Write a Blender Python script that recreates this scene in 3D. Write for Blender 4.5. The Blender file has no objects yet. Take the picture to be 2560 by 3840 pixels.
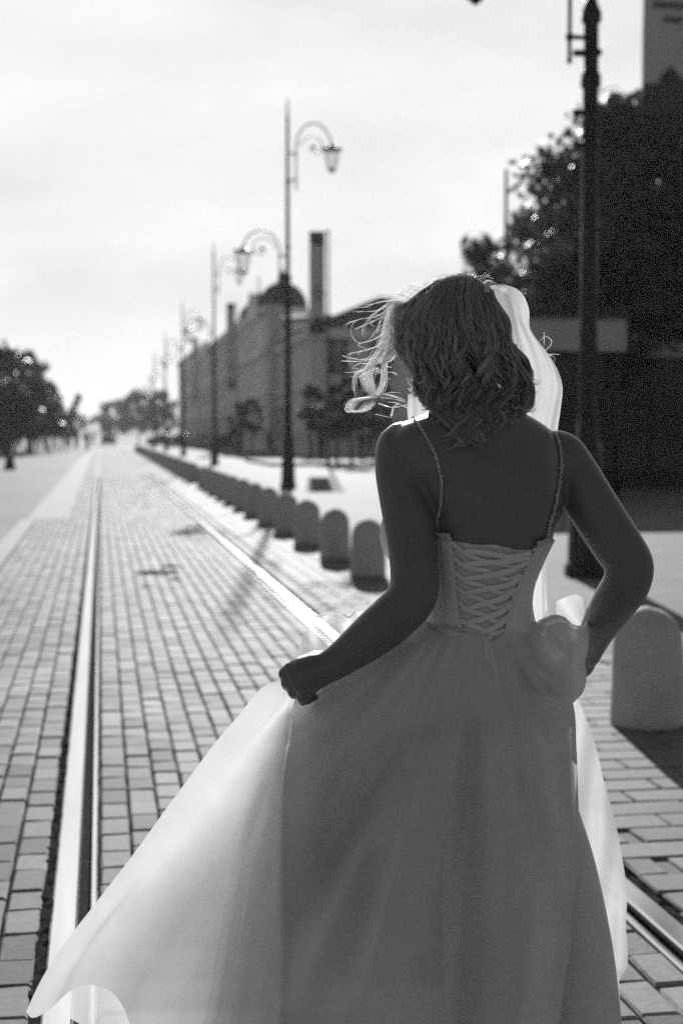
import bpy, bmesh, math, random
import numpy as np
from mathutils import Vector, Matrix
from mathutils.bvhtree import BVHTree

SC = bpy.context.scene
COL = SC.collection
R = math.radians
rnd = random.Random(11)

# ------------------------------------------------------------------ camera
FPX, IW, IH, EYE = 5333.0, 2560.0, 3840.0, 1.35
YAW, PITCH = R(9.586), R(3.1126)
cam = bpy.data.cameras.new('camera')
cam.sensor_fit = 'VERTICAL'
cam.sensor_height = 36.0
cam.lens = 50.0
cam.clip_start = 0.05
cam.clip_end = 4000
cam.dof.use_dof = True
cam.dof.focus_distance = 2.56
cam.dof.aperture_fstop = 3.5
cam.dof.aperture_blades = 9
camo = bpy.data.objects.new('camera', cam)
COL.objects.link(camo)
camo.location = (0, 0, EYE)
camo.rotation_euler = (R(90) - PITCH, 0, -YAW)
SC.camera = camo

# ------------------------------------------------------------------ sky, sun, exposure
SUN_EL, SUN_AZ = R(20), R(8.4)
wd = bpy.data.worlds.new('World')
SC.world = wd
wd.use_nodes = True
nt = wd.node_tree
nt.nodes.clear()
sky = nt.nodes.new('ShaderNodeTexSky')
sky.sky_type = 'NISHITA'
sky.sun_disc = False
sky.sun_elevation = SUN_EL
sky.sun_rotation = SUN_AZ
sky.air_density = 1.0
sky.dust_density = 5.0
sky.ozone_density = 1.0
bw = nt.nodes.new('ShaderNodeRGBToBW')
nt.links.new(sky.outputs[0], bw.inputs[0])
cap = nt.nodes.new('ShaderNodeMath')
cap.operation = 'MINIMUM'
cap.inputs[1].default_value = SKY_CAP = 10.4
nt.links.new(bw.outputs[0], cap.inputs[0])
tc = nt.nodes.new('ShaderNodeTexCoord')
mp = nt.nodes.new('ShaderNodeMapping')
mp.inputs['Scale'].default_value = (3.0, 3.0, 9.0)
nt.links.new(tc.outputs['Generated'], mp.inputs[0])
cl = nt.nodes.new('ShaderNodeTexNoise')
cl.inputs['Scale'].default_value = 1.6
cl.inputs['Detail'].default_value = 5
nt.links.new(mp.outputs[0], cl.inputs['Vector'])
mr = nt.nodes.new('ShaderNodeMapRange')
mr.inputs[1].default_value = 0.3
mr.inputs[2].default_value = 0.7
mr.inputs[3].default_value = 0.86
mr.inputs[4].default_value = 1.07
nt.links.new(cl.outputs[0], mr.inputs[0])
mu = nt.nodes.new('ShaderNodeMath')
mu.operation = 'MULTIPLY'
nt.links.new(cap.outputs[0], mu.inputs[0])
nt.links.new(mr.outputs[0], mu.inputs[1])
bg = nt.nodes.new('ShaderNodeBackground')
bg.inputs[1].default_value = 0.05
nt.links.new(mu.outputs[0], bg.inputs[0])
wo = nt.nodes.new('ShaderNodeOutputWorld')
nt.links.new(bg.outputs[0], wo.inputs[0])

sun = bpy.data.lights.new('sun', 'SUN')
sun.energy = 4.7
sun.angle = R(0.45)
sun.color = (1.0, 1.0, 1.0)          # a black and white photograph: neutral light
suno = bpy.data.objects.new('sun', sun)
COL.objects.link(suno)
SUNV = Vector((math.sin(SUN_AZ) * math.cos(SUN_EL), math.cos(SUN_AZ) * math.cos(SUN_EL), math.sin(SUN_EL)))
suno.rotation_euler = (-SUNV).to_track_quat('-Z', 'Y').to_euler()
suno.location = SUNV * 50

SC.view_settings.view_transform = 'Standard'
SC.view_settings.look = 'None'
SC.view_settings.gamma = 1.0
SC.view_settings.use_curve_mapping = False
SC.view_settings.exposure = 0.78
SC.render.engine = 'CYCLES'
SC.cycles.max_bounces = 10
SC.cycles.transparent_max_bounces = 24
SC.cycles.transmission_bounces = 8
SC.cycles.diffuse_bounces = 5
SC.cycles.caustics_reflective = False
SC.cycles.use_denoising = False        # the photograph is grainy black and white film
SC.cycles.sample_clamp_direct = 8
SC.cycles.sample_clamp_indirect = 0.6
SC.cycles.blur_glossy = 1.0

# ------------------------------------------------------------------ pixel / world helpers
RV = Vector((math.cos(YAW), -math.sin(YAW), 0))
FV = Vector((math.sin(YAW) * math.cos(PITCH), math.cos(YAW) * math.cos(PITCH), -math.sin(PITCH)))
UV = RV.cross(FV)
FH = Vector((math.sin(YAW), math.cos(YAW), 0))
CAMP = Vector((0, 0, EYE))


def ray(x, y):
    return FV + RV * ((x - IW / 2) / FPX) - UV * ((y - IH / 2) / FPX)


def P(x, y, d):
    return CAMP + ray(x, y) * d


def gnd(x, y, z=0.0):
    r = ray(x, y)
    return CAMP + r * ((z - EYE) / r.z)


def proj(p):
    q = Vector(p) - CAMP
    d = q.dot(FV)
    return IW / 2 + FPX * q.dot(RV) / d, IH / 2 - FPX * q.dot(UV) / d, d


# ------------------------------------------------------------------ object helpers
def link(name, me, parent=None, mat=None):
    o = bpy.data.objects.new(name, me)
    COL.objects.link(o)
    if parent is not None:
        o.parent = parent
    if mat is not None and me is not None and not me.materials:
        me.materials.append(mat)
    return o


def tag(o, label=None, cat=None, group=None, kind=None):
    if label: o['label'] = label
    if cat: o['category'] = cat
    if group: o['group'] = group
    if kind: o['kind'] = kind
    return o


def empty(name, loc=(0, 0, 0), rz=0.0):
    o = bpy.data.objects.new(name, None)
    COL.objects.link(o)
    o.empty_display_size = 0.1
    o.location = loc
    o.rotation_euler = (0, 0, rz)
    return o


def copy_tree(o, parent=None):
    c = o.copy()
    COL.objects.link(c)
    c.parent = parent
    for ch in list(o.children):
        copy_tree(ch, c)
    return c


class MB:
    """collects simple shapes into one mesh"""
    def __init__(s):
        s.v, s.f, s.a = [], [], []

    def add(s, vs, fs):
        b = len(s.v)
        s.v += [tuple(p) for p in vs]
        s.f += [tuple(i + b for i in f) for f in fs]

    def box(s, x0, x1, y0, y1, z0, z1):
        s.add([(x0, y0, z0), (x1, y0, z0), (x1, y1, z0), (x0, y1, z0), (x0, y0, z1), (x1, y0, z1), (x1, y1, z1), (x0, y1, z1)],
              [(0, 3, 2, 1), (4, 5, 6, 7), (0, 1, 5, 4), (1, 2, 6, 5), (2, 3, 7, 6), (3, 0, 4, 7)])

    def quad(s, a, b, c, d):
        s.add([a, b, c, d], [(0, 1, 2, 3)])

    def ring_loft(s, rings, cap=True):
        n = len(rings[0])
        vs = [p for r in rings for p in r]
        fs = []
        for i in range(len(rings) - 1):
            for j in range(n):
                k = (j + 1) % n
                fs.append((i * n + j, i * n + k, (i + 1) * n + k, (i + 1) * n + j))
        if cap:
            fs.append(tuple(reversed(range(n))))
            fs.append(tuple((len(rings) - 1) * n + j for j in range(n)))
        s.add(vs, fs)

    def lathe(s, prof, n=16, c=(0, 0, 0), cap=True, sx=1.0, sy=1.0):
        rings = [[(c[0] + r * sx * math.cos(2 * math.pi * j / n), c[1] + r * sy * math.sin(2 * math.pi * j / n), c[2] + z) for j in range(n)] for r, z in prof]
        s.ring_loft(rings, cap)

    def tube(s, pts, rad, n=6, cap=True):
        pts = [Vector(p) for p in pts]
        if not isinstance(rad, (list, tuple)):
            rad = [rad] * len(pts)
        rings = []
        t0 = (pts[1] - pts[0]).normalized()
        u = t0.orthogonal().normalized()
        for i, p in enumerate(pts):
            t = (pts[min(i + 1, len(pts) - 1)] - pts[max(i - 1, 0)])
            if t.length < 1e-9: t = t0
            t.normalize()
            u = (u - t * u.dot(t))
            u = u.normalized() if u.length > 1e-6 else t.orthogonal().normalized()
            w = t.cross(u)
            rings.append([p + (u * math.cos(2 * math.pi * j / n) + w * math.sin(2 * math.pi * j / n)) * rad[i] for j in range(n)])
        s.ring_loft(rings, cap)

    def ball(s, c, r, n=10, m=7, axes=None):
        """ellipsoid; r scalar or 3 radii along axes"""
        if not isinstance(r, (list, tuple)): r = (r, r, r)
        if axes is None: axes = (Vector((1, 0, 0)), Vector((0, 1, 0)), Vector((0, 0, 1)))
        c = Vector(c)
        vs = [c - axes[2] * r[2]]
        for i in range(1, m):
            th = math.pi * i / m
            for j in range(n):
                ph = 2 * math.pi * j / n
                vs.append(c + axes[0] * (r[0] * math.sin(th) * math.cos(ph)) + axes[1] * (r[1] * math.sin(th) * math.sin(ph)) - axes[2] * (r[2] * math.cos(th)))
        vs.append(c + axes[2] * r[2])
        fs = []
        for j in range(n):
            fs.append((0, 1 + (j + 1) % n, 1 + j))
            fs.append((len(vs) - 1, 1 + (m - 2) * n + j, 1 + (m - 2) * n + (j + 1) % n))
        for i in range(m - 2):
            for j in range(n):
                a, b = 1 + i * n + j, 1 + i * n + (j + 1) % n
                fs.append((a, b, b + n, a + n))
        s.add(vs, fs)

    def mesh(s, name, smooth=False):
        me = bpy.data.meshes.new(name)
        me.from_pydata(s.v, [], s.f)
        if smooth:
            me.polygons.foreach_set('use_smooth', [True] * len(me.polygons))
        me.update()
        return me

    def build(s, name, mat=None, parent=None, smooth=False):
        return link(name, s.mesh(name, smooth), parent, mat)


def grid_mesh(name, pts, smooth=True, closed_u=False):
    """pts[j][i] rows of points"""
    nv, nu = len(pts), len(pts[0])
    vs = [tuple(p) for row in pts for p in row]
    fs = []
    for j in range(nv - 1):
        for i in range(nu if closed_u else nu - 1):
            k = (i + 1) % nu
            fs.append((j * nu + i, j * nu + k, (j + 1) * nu + k, (j + 1) * nu + i))
    me = bpy.data.meshes.new(name)
    me.from_pydata(vs, [], fs)
    me.polygons.foreach_set('use_smooth', [smooth] * len(me.polygons))
    me.update()
    return me


def crom(ctrl, n):
    """Catmull-Rom through control tuples, n samples, uniform in chord length of the first two components"""
    c = np.array(ctrl, float)
    if len(c) == 2:
        t = np.linspace(0, 1, n)[:, None]
        return c[0] * (1 - t) + c[1] * t
    L = np.r_[0, np.cumsum(np.maximum(np.linalg.norm(np.diff(c[:, :2], axis=0), axis=1), 1e-6))]
    L /= L[-1]
    return herm(L, c, np.linspace(0, 1, n))


def herm(L, c, t):
    L = np.asarray(L, float)
    c = np.asarray(c, float)
    m = np.zeros_like(c)
    dL = np.diff(L)
    sl = np.diff(c, axis=0) / dL[:, None]
    m[0], m[-1] = sl[0], sl[-1]
    for i in range(1, len(c) - 1):
        m[i] = (sl[i - 1] * dL[i] + sl[i] * dL[i - 1]) / (dL[i] + dL[i - 1])
    k = np.clip(np.searchsorted(L, t, side='right') - 1, 0, len(L) - 2)
    h = dL[k]
    u = ((t - L[k]) / h)[:, None]
    h = h[:, None]
    return (2 * u**3 - 3 * u**2 + 1) * c[k] + (u**3 - 2 * u**2 + u) * h * m[k] + (-2 * u**3 + 3 * u**2) * c[k + 1] + (u**3 - u**2) * h * m[k + 1]


def sstep(a, b, x):
    t = np.clip((np.asarray(x, float) - a) / (b - a), 0, 1)
    return t * t * (3 - 2 * t)


def remesh(me, voxel, smooth_it=0, fac=0.5):
    o = bpy.data.objects.new('tmp', me)
    COL.objects.link(o)
    m = o.modifiers.new('r', 'REMESH')
    m.mode = 'VOXEL'
    m.voxel_size = voxel
    m.use_smooth_shade = True
    if smooth_it:
        s = o.modifiers.new('s', 'SMOOTH')
        s.iterations = smooth_it
        s.factor = fac
    dg = bpy.context.evaluated_depsgraph_get()
    out = bpy.data.meshes.new_from_object(o.evaluated_get(dg))
    bpy.data.objects.remove(o)
    out.polygons.foreach_set('use_smooth', [True] * len(out.polygons))
    return out


def bvh_of(me):
    return BVHTree.FromPolygons([v.co for v in me.vertices], [p.vertices for p in me.polygons])


# ------------------------------------------------------------------ materials (greys only: the photograph is black and white)
def grey(v): return (v, v, v, 1)


def nmat(name):
    m = bpy.data.materials.new(name)
    m.use_nodes = True
    n = m.node_tree
    n.nodes.clear()
    out = n.nodes.new('ShaderNodeOutputMaterial')
    return m, n, out


def ramp_noise(n, lo, hi, scale, detail=4, coord='Object', a=0.3, b=0.7, stretch=None, rough=0.55):
    t = n.nodes.new('ShaderNodeTexCoord')
    x = n.nodes.new('ShaderNodeTexNoise')
    x.inputs['Scale'].default_value = scale
    x.inputs['Detail'].default_value = detail
    x.inputs['Roughness'].default_value = rough
    if stretch:
        mp = n.nodes.new('ShaderNodeMapping')
        mp.inputs['Scale'].default_value = stretch
        n.links.new(t.outputs[coord], mp.inputs[0])
        n.links.new(mp.outputs[0], x.inputs['Vector'])
    else:
        n.links.new(t.outputs[coord], x.inputs['Vector'])
    r = n.nodes.new('ShaderNodeMapRange')
    r.inputs[1].default_value, r.inputs[2].default_value = a, b
    r.inputs[3].default_value, r.inputs[4].default_value = lo, hi
    n.links.new(x.outputs[0], r.inputs[0])
    return r.outputs[0]


def add_bump(n, bsdf, scale, strength, dist=0.01, detail=5, coord='Object', stretch=None):
    h = ramp_noise(n, 0, 1, scale, detail, coord, 0.0, 1.0, stretch)
    b = n.nodes.new('ShaderNodeBump')
    b.inputs['Strength'].default_value = strength
    b.inputs['Distance'].default_value = dist
    n.links.new(h, b.inputs['Height'])
    n.links.new(b.outputs[0], bsdf.inputs['Normal'])
    return b


def simple(name, lo, hi=None, rough=0.7, scale=6, metallic=0.0, spec=0.5, bump=None, coord='Object', stretch=None):
    m, n, out = nmat(name)
    p = n.nodes.new('ShaderNodeBsdfPrincipled')
    p.inputs['Roughness'].default_value = rough
    p.inputs['Metallic'].default_value = metallic
    p.inputs['Specular IOR Level'].default_value = spec
    if hi is None:
        p.inputs['Base Color'].default_value = grey(lo)
    else:
        n.links.new(ramp_noise(n, lo, hi, scale, coord=coord, stretch=stretch), p.inputs['Base Color'])
    if bump:
        add_bump(n, p, *bump)
    n.links.new(p.outputs[0], out.inputs[0])
    return m


def cloth(name, col, trans, clear=0.0, sheen=0.0, weave=900, gloss=0.04, bump=0.15, rough=0.4):
    """thin fabric: diffuse + translucent, optionally part see-through (sheer)"""
    m, n, out = nmat(name)
    c = ramp_noise(n, col * 0.95, min(col * 1.03, 1), 14, 4)
    d = n.nodes.new('ShaderNodeBsdfDiffuse')
    t = n.nodes.new('ShaderNodeBsdfTranslucent')
    n.links.new(c, d.inputs[0])
    n.links.new(c, t.inputs[0])
    mx = n.nodes.new('ShaderNodeMixShader')
    mx.inputs[0].default_value = trans
    n.links.new(d.outputs[0], mx.inputs[1])
    n.links.new(t.outputs[0], mx.inputs[2])
    last = mx
    if bump:
        h = ramp_noise(n, 0, 1, 45, 3, 'Object', 0, 1, (1, 1, 0.3))
        b = n.nodes.new('ShaderNodeBump')
        b.inputs['Strength'].default_value = bump
        b.inputs['Distance'].default_value = 0.004
        n.links.new(h, b.inputs['Height'])
        n.links.new(b.outputs[0], d.inputs['Normal'])
        n.links.new(b.outputs[0], t.inputs['Normal'])
    if gloss:
        g = n.nodes.new('ShaderNodeBsdfGlossy')
        g.inputs['Roughness'].default_value = rough
        g.inputs[0].default_value = grey(0.9)
        mg = n.nodes.new('ShaderNodeMixShader')
        mg.inputs[0].default_value = gloss
        n.links.new(last.outputs[0], mg.inputs[1])
        n.links.new(g.outputs[0], mg.inputs[2])
        last = mg
    if clear:
        tr = n.nodes.new('ShaderNodeBsdfTransparent')
        mt = n.nodes.new('ShaderNodeMixShader')
        mt.inputs[0].default_value = clear
        n.links.new(last.outputs[0], mt.inputs[1])
        n.links.new(tr.outputs[0], mt.inputs[2])
        last = mt
    n.links.new(last.outputs[0], out.inputs[0])
    return m


def leafmat(name, lo, hi, trans=0.3):
    m, n, out = nmat(name)
    c = ramp_noise(n, lo, hi, 0.9, 3)
    p = n.nodes.new('ShaderNodeBsdfPrincipled')
    p.inputs['Roughness'].default_value = 0.5
    t = n.nodes.new('ShaderNodeBsdfTranslucent')
    n.links.new(c, p.inputs['Base Color'])
    n.links.new(c, t.inputs[0])
    mx = n.nodes.new('ShaderNodeMixShader')
    mx.inputs[0].default_value = trans
    n.links.new(p.outputs[0], mx.inputs[1])
    n.links.new(t.outputs[0], mx.inputs[2])
    n.links.new(mx.outputs[0], out.inputs[0])
    return m


def pavermat(name, lo, hi, rough=0.5):
    m, n, out = nmat(name)
    p = n.nodes.new('ShaderNodeBsdfPrincipled')
    oi = n.nodes.new('ShaderNodeObjectInfo')
    at = n.nodes.new('ShaderNodeAttribute')
    at.attribute_name = 'rnd'
    ad = n.nodes.new('ShaderNodeMath')
    ad.operation = 'ADD'
    n.links.new(oi.outputs['Random'], ad.inputs[0])
    n.links.new(at.outputs['Fac'], ad.inputs[1])
    fr = n.nodes.new('ShaderNodeMath')
    fr.operation = 'FRACT'
    n.links.new(ad.outputs[0], fr.inputs[0])
    r = n.nodes.new('ShaderNodeMapRange')
    r.inputs[3].default_value, r.inputs[4].default_value = lo, hi
    n.links.new(fr.outputs[0], r.inputs[0])
    g = n.nodes.new('ShaderNodeNewGeometry')
    x = n.nodes.new('ShaderNodeTexNoise')
    x.inputs['Scale'].default_value = 38
    x.inputs['Detail'].default_value = 7
    x.inputs['Roughness'].default_value = 0.75
    n.links.new(g.outputs['Position'], x.inputs['Vector'])
    x2 = n.nodes.new('ShaderNodeTexNoise')
    x2.inputs['Scale'].default_value = 0.9
    x2.inputs['Detail'].default_value = 4
    n.links.new(g.outputs['Position'], x2.inputs['Vector'])
    mr2 = n.nodes.new('ShaderNodeMapRange')
    mr2.inputs[1].default_value, mr2.inputs[2].default_value = 0.3, 0.7
    mr2.inputs[3].default_value, mr2.inputs[4].default_value = 0.78, 1.15
    n.links.new(x2.outputs[0], mr2.inputs[0])
    mr1 = n.nodes.new('ShaderNodeMapRange')
    mr1.inputs[1].default_value, mr1.inputs[2].default_value = 0.3, 0.7
    mr1.inputs[3].default_value, mr1.inputs[4].default_value = 0.72, 1.2
    n.links.new(x.outputs[0], mr1.inputs[0])
    m1 = n.nodes.new('ShaderNodeMath')
    m1.operation = 'MULTIPLY'
    n.links.new(mr1.outputs[0], m1.inputs[0])
    n.links.new(mr2.outputs[0], m1.inputs[1])
    m2 = n.nodes.new('ShaderNodeMath')
    m2.operation = 'MULTIPLY'
    n.links.new(m1.outputs[0], m2.inputs[0])
    n.links.new(r.outputs[0], m2.inputs[1])
    n.links.new(m2.outputs[0], p.inputs['Base Color'])
    p.inputs['Roughness'].default_value = rough
    p.inputs['Specular IOR Level'].default_value = .065
    b = n.nodes.new('ShaderNodeBump')
    b.inputs['Strength'].default_value = 0.45
    b.inputs['Distance'].default_value = 0.004
    n.links.new(x.outputs[0], b.inputs['Height'])
    n.links.new(b.outputs[0], p.inputs['Normal'])
    n.links.new(p.outputs[0], out.inputs[0])
    return m


M = {}
M['skin'] = simple('skin', 0.155, 0.18, 0.42, 30, bump=(160, 0.10, 0.002))
M['satin'] = cloth('satin_bodice', 0.86, 0.12, gloss=0.05)
M['panel'] = cloth('satin_panel', 0.74, 0.10, gloss=0.04)
M['organza'] = cloth('organza_skirt', 0.84, 0.30, gloss=0.03, bump=0.10)
M['petticoat'] = cloth('petticoat_net', 0.72, 0.30, gloss=0.0)  # cloth of the unseen layers that block sun under the skirt
for k_, c_ in enumerate((.91, .88, .84, .78, .70, .60)):  # clearness stepped per layer so the sunlight on the skirt fades softly
    M['net%d' % k_] = cloth('petticoat_net_layer', 0.75, 0.45, clear=c_, gloss=0.0, bump=0.0)
M['sheer_dense'] = cloth('sheer_side_cloth', 0.82, 0.26, clear=0.05, gloss=0.02)
M['net'] = cloth('petticoat_net_layer', 0.75, 0.45, clear=0.60, gloss=0.0, bump=0.0)
M['sheer'] = cloth('sheer_skirt_front', 0.82, 0.42, clear=0.22, gloss=0.02)
M['veil'] = cloth('veil_tulle', 0.80, 0.38, clear=0.30, gloss=0.02)
M['bead'] = simple('crystal_bead', 0.55, rough=0.12, spec=1.0)
M['concrete'] = simple('bollard_concrete', 0.50, 0.58, 0.85, 9, bump=(60, 0.25, 0.006))
M['black_metal'] = simple('black_painted_iron', 0.022, 0.035, 0.42, 5)
M['lamp_glass'] = cloth('lantern_glass', 0.5, 0.5, clear=0.75, gloss=0.3, bump=0, rough=0.1)
M['rail'] = simple('polished_rail_steel', 0.60, 0.80, 0.14, 14, metallic=1.0, stretch=(1, 0.05, 1))
M['groove'] = simple('rail_groove_grime', 0.02, 0.035, 1.0, 30, 0.0, 0.0)
M['crumb'] = simple('tar_joint_filler', 0.025, 0.06, 1.0, 120, 0.0, 0.0, bump=(150, 0.9, 0.01))
M['joint'] = simple('paving_bed_grit', 0.03, 0.07, 1.0, 80, 0.0, 0.0)
M['joint2'] = simple('pale_joint_sand', 0.08, 0.13, 0.95, 80)
M['sett'] = pavermat('granite_sett', 0.10, 0.25, 0.76)
M['slab'] = pavermat('concrete_paver', 0.15, 0.21, 0.75)
M['band'] = simple('smooth_concrete_band', 0.30, 0.38, 0.85, 2.0, 0.0, 0.05, bump=(40, 0.15, 0.004))
M['bark'] = simple('bark', 0.04, 0.08, 0.9, 12, bump=(20, 0.6, 0.03))
M['leaf'] = leafmat('leaf_dark', 0.035, 0.075, 0.25)
M['leaf2'] = leafmat('leaf_mid', 0.05, 0.11, 0.35)
M['stucco'] = simple('facade_stucco', 0.62, 0.74, 0.85, 1.2)
M['stucco2'] = simple('facade_trim', 0.72, 0.8, 0.8, 1.2)
M['roof'] = simple('roof_sheet', 0.05, 0.08, 0.9, 2, 0.0, 0.0)
M['pane'] = simple('window_pane', 0.03, rough=0.12, spec=0.7)
M['winframe'] = simple('window_frame', 0.10, 0.14, 0.7)
M['banner'] = simple('banner_fabric', 0.55, 0.65, 0.75, 0.9)
M['bannerprint'] = simple('banner_print', 0.07, 0.10, 0.75)
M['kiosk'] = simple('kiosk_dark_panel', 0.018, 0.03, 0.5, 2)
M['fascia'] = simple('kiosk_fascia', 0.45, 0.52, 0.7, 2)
M['carpaint'] = simple('car_paint_dark', 0.03, rough=0.14, spec=0.6)
M['carpaint2'] = simple('car_paint_pale', 0.35, rough=0.12, spec=0.6)
M['carglass'] = simple('car_glass', 0.02, rough=0.05, spec=1.0)
M['tyre'] = simple('tyre_rubber', 0.02, rough=0.9)
M['chrome'] = simple('chrome_trim', 0.8, rough=0.12, metallic=1.0)
M['coat'] = simple('dark_clothing', 0.03, 0.06, 0.9)
M['farskin'] = simple('passer_skin', 0.25, rough=0.6)
M['stain'] = simple('damp_stain', 0.02, 0.05, 1.0, 30, 0.0, 0.0)
M['eye'] = simple('eye_white', 0.7, rough=0.2)


def hairmat():
    m, n, out = nmat('blonde_hair')
    at = n.nodes.new('ShaderNodeAttribute')
    at.attribute_name = 'rnd'
    r = n.nodes.new('ShaderNodeMapRange')
    r.inputs[3].default_value, r.inputs[4].default_value = 0.24, 0.95
    n.links.new(at.outputs['Fac'], r.inputs[0])
    d = n.nodes.new('ShaderNodeBsdfDiffuse')
    t = n.nodes.new('ShaderNodeBsdfTranslucent')
    g = n.nodes.new('ShaderNodeBsdfGlossy')
    g.inputs['Roughness'].default_value = 0.38
    g.inputs[0].default_value = grey(0.7)
    n.links.new(r.outputs[0], d.inputs[0])
    n.links.new(r.outputs[0], t.inputs[0])
    a = n.nodes.new('ShaderNodeMixShader')
    a.inputs[0].default_value = 0.6
    n.links.new(d.outputs[0], a.inputs[1])
    n.links.new(t.outputs[0], a.inputs[2])
    b = n.nodes.new('ShaderNodeMixShader')
    b.inputs[0].default_value = 0.25
    n.links.new(a.outputs[0], b.inputs[1])
    n.links.new(g.outputs[0], b.inputs[2])
    tr = n.nodes.new('ShaderNodeBsdfTransparent')
    c = n.nodes.new('ShaderNodeMixShader')
    c.inputs[0].default_value = 0.18
    n.links.new(b.outputs[0], c.inputs[1])
    n.links.new(tr.outputs[0], c.inputs[2])
    n.links.new(c.outputs[0], out.inputs[0])
    return m


M['hair'] = hairmat()

# ------------------------------------------------------------------ ground, track, pavement, plaza
def sheet(name, x0, x1, y0, y1, z, mat, kind='structure'):
    mb = MB()
    mb.quad((x0, y0, z), (x1, y0, z), (x1, y1, z), (x0, y1, z))
    return tag(mb.build(name, mat), kind=kind)


def brickmat(name, c1, c2, mortar, bw_, rh, rough=0.5, ms=0.012, rot=0.0):
    m, n, out = nmat(name)
    p = n.nodes.new('ShaderNodeBsdfPrincipled')
    t = n.nodes.new('ShaderNodeTexCoord')
    mp_ = n.nodes.new('ShaderNodeMapping')
    mp_.inputs['Rotation'].default_value = (0, 0, rot)
    b = n.nodes.new('ShaderNodeTexBrick')
    b.inputs['Color1'].default_value = grey(c1)
    b.inputs['Color2'].default_value = grey(c2)
    b.inputs['Mortar'].default_value = grey(mortar)
    b.inputs['Scale'].default_value = 1.0
    b.inputs['Mortar Size'].default_value = ms
    b.inputs['Brick Width'].default_value = bw_
    b.inputs['Row Height'].default_value = rh
    n.links.new(t.outputs['Object'], mp_.inputs[0])
    n.links.new(mp_.outputs[0], b.inputs['Vector'])
    v = ramp_noise(n, 0.78, 1.15, 0.35, 5)
    mm = n.nodes.new('ShaderNodeMix')
    mm.data_type = 'RGBA'
    mm.blend_type = 'MULTIPLY'
    mm.inputs['Factor'].default_value = 1
    n.links.new(b.outputs[0], mm.inputs['A'])
    n.links.new(v, mm.inputs['B'])
    n.links.new(mm.outputs['Result'], p.inputs['Base Color'])
    p.inputs['Roughness'].default_value = rough
    p.inputs['Specular IOR Level'].default_value = .03
    add_bump(n, p, 38, 0.4, 0.004, 7)
    n.links.new(p.outputs[0], out.inputs[0])
    return m


M['far_sett'] = brickmat('far_setts', 0.17, 0.24, 0.08, 0.2, 0.105, 0.8, 0.010, R(90))
M['plaza'] = brickmat('plaza_slabs', 0.17, 0.22, 0.11, 0.4, 0.2, 0.8, 0.008)
M['road'] = brickmat('left_paving', 0.17, 0.24, 0.10, 0.2, 0.1, 0.8, 0.008, R(90))

FAR = 46.0
sheet('ground', -300, 300, -40, 650, -0.06, M['plaza'])
bed = sheet('paving_bed', -1.35, 1.62, 1.0, FAR, -0.022, M['joint'])
bed2 = sheet('pavement_bed', 1.62, 2.95, 1.0, FAR, -0.011, M['joint2'])
sheet('left_paving', -40, -1.16, -5, 420, -0.002, M['road'])
sheet('plaza', 2.95, 60, -5, 420, -0.002, M['plaza'])
trk = sheet('track_paving', -1.25, 1.60, FAR, 420, -0.003, M['far_sett'])
pav = sheet('pavement', 1.60, 2.95, FAR, 420, -0.003, M['plaza'])
sheet('concrete_band', -1.17, -0.55, 23.0, 420, 0.006, M['band'])
sheet('concrete_strip', -1.25, -1.02, 1, 23.0, 0.006, M['band'])


def paver_mesh(name, wx, wy, seed, h=0.02, bev=0.006):
    r = random.Random(seed)
    j = lambda a: r.uniform(-a, a)
    a, b = wx / 2, wy / 2
    base = [(-a, -b), (a, -b), (a, b), (-a, b)]
    vs = [(x, y, -h) for x, y in base]
    vs += [(x + j(.002), y + j(.002), -bev) for x, y in base]
    vs += [(x * (1 - bev * 1.3 / a) + j(.002), y * (1 - bev * 1.3 / b) + j(.002), j(.0015)) for x, y in base]
    fs = [(8, 9, 10, 11)]
    for i in range(4):
        k = (i + 1) % 4
        fs += [(i, k, k + 4, i + 4), (i + 4, k + 4, k + 8, i + 8)]
    return vs, fs


def lay_pavers(parent, name, spots, wx_wy, mat, n_own=300, tilt=1.0):
    """spots: (x, y, variant size index).  The nearest visible ones are objects, the rest one mesh."""
    kinds = []
    for k, (wx, wy) in enumerate(wx_wy):
        row = []
        for s in range(5):
            vs, fs = paver_mesh(name, wx, wy, k * 17 + s)
            me = bpy.data.meshes.new(name)
            me.from_pydata(vs, [], fs)
            me.materials.append(mat)
            row.append((me, vs, fs))
        kinds.append(row)
    scored = []
    for (x, y, k) in spots:
        px, py, d = proj((x, y, 0))
        vis = -20 < px < IW + 20 and 0 < py < IH + 30 and d > 0.5
        if vis and py > 2300:        # behind the bride's skirt
            t = (py - 2530) / 1260.0
            left = 1045 - 946 * t if t > 0 else 1060
            if left + 40 < px < 2140 + 150 * max(0, min(1, (py - 2630) / 800)): vis = False
        scored.append((0 if vis else 1, d, x, y, k))
    scored.sort()
    rest = MB()
    rcol = []
    for i, (hid, d, x, y, k) in enumerate(scored):
        rz, rx, ry, dz = rnd.gauss(0, .010 * tilt), rnd.gauss(0, .008 * tilt), rnd.gauss(0, .010 * tilt), rnd.uniform(-.004, .002) * tilt
        me, vs, fs = kinds[k][rnd.randrange(5)]
        mt = Matrix.Translation((x, y, dz)) @ Matrix.Rotation(rz, 4, 'Z') @ Matrix.Rotation(rx, 4, 'X') @ Matrix.Rotation(ry, 4, 'Y')
        if i < n_own and not hid:
            o = bpy.data.objects.new(name, me)
            COL.objects.link(o)
            o.parent = parent
            o.matrix_local = mt
        else:
            rest.add([mt @ Vector(v) for v in vs], fs)
            rcol += [rnd.random()] * len(fs)
    o = rest.build(name + '_field', mat, parent)
    tag(o, kind='stuff')
    at = o.data.attributes.new('rnd', 'FLOAT', 'FACE')
    at.data.foreach_set('value', rcol)


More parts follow.
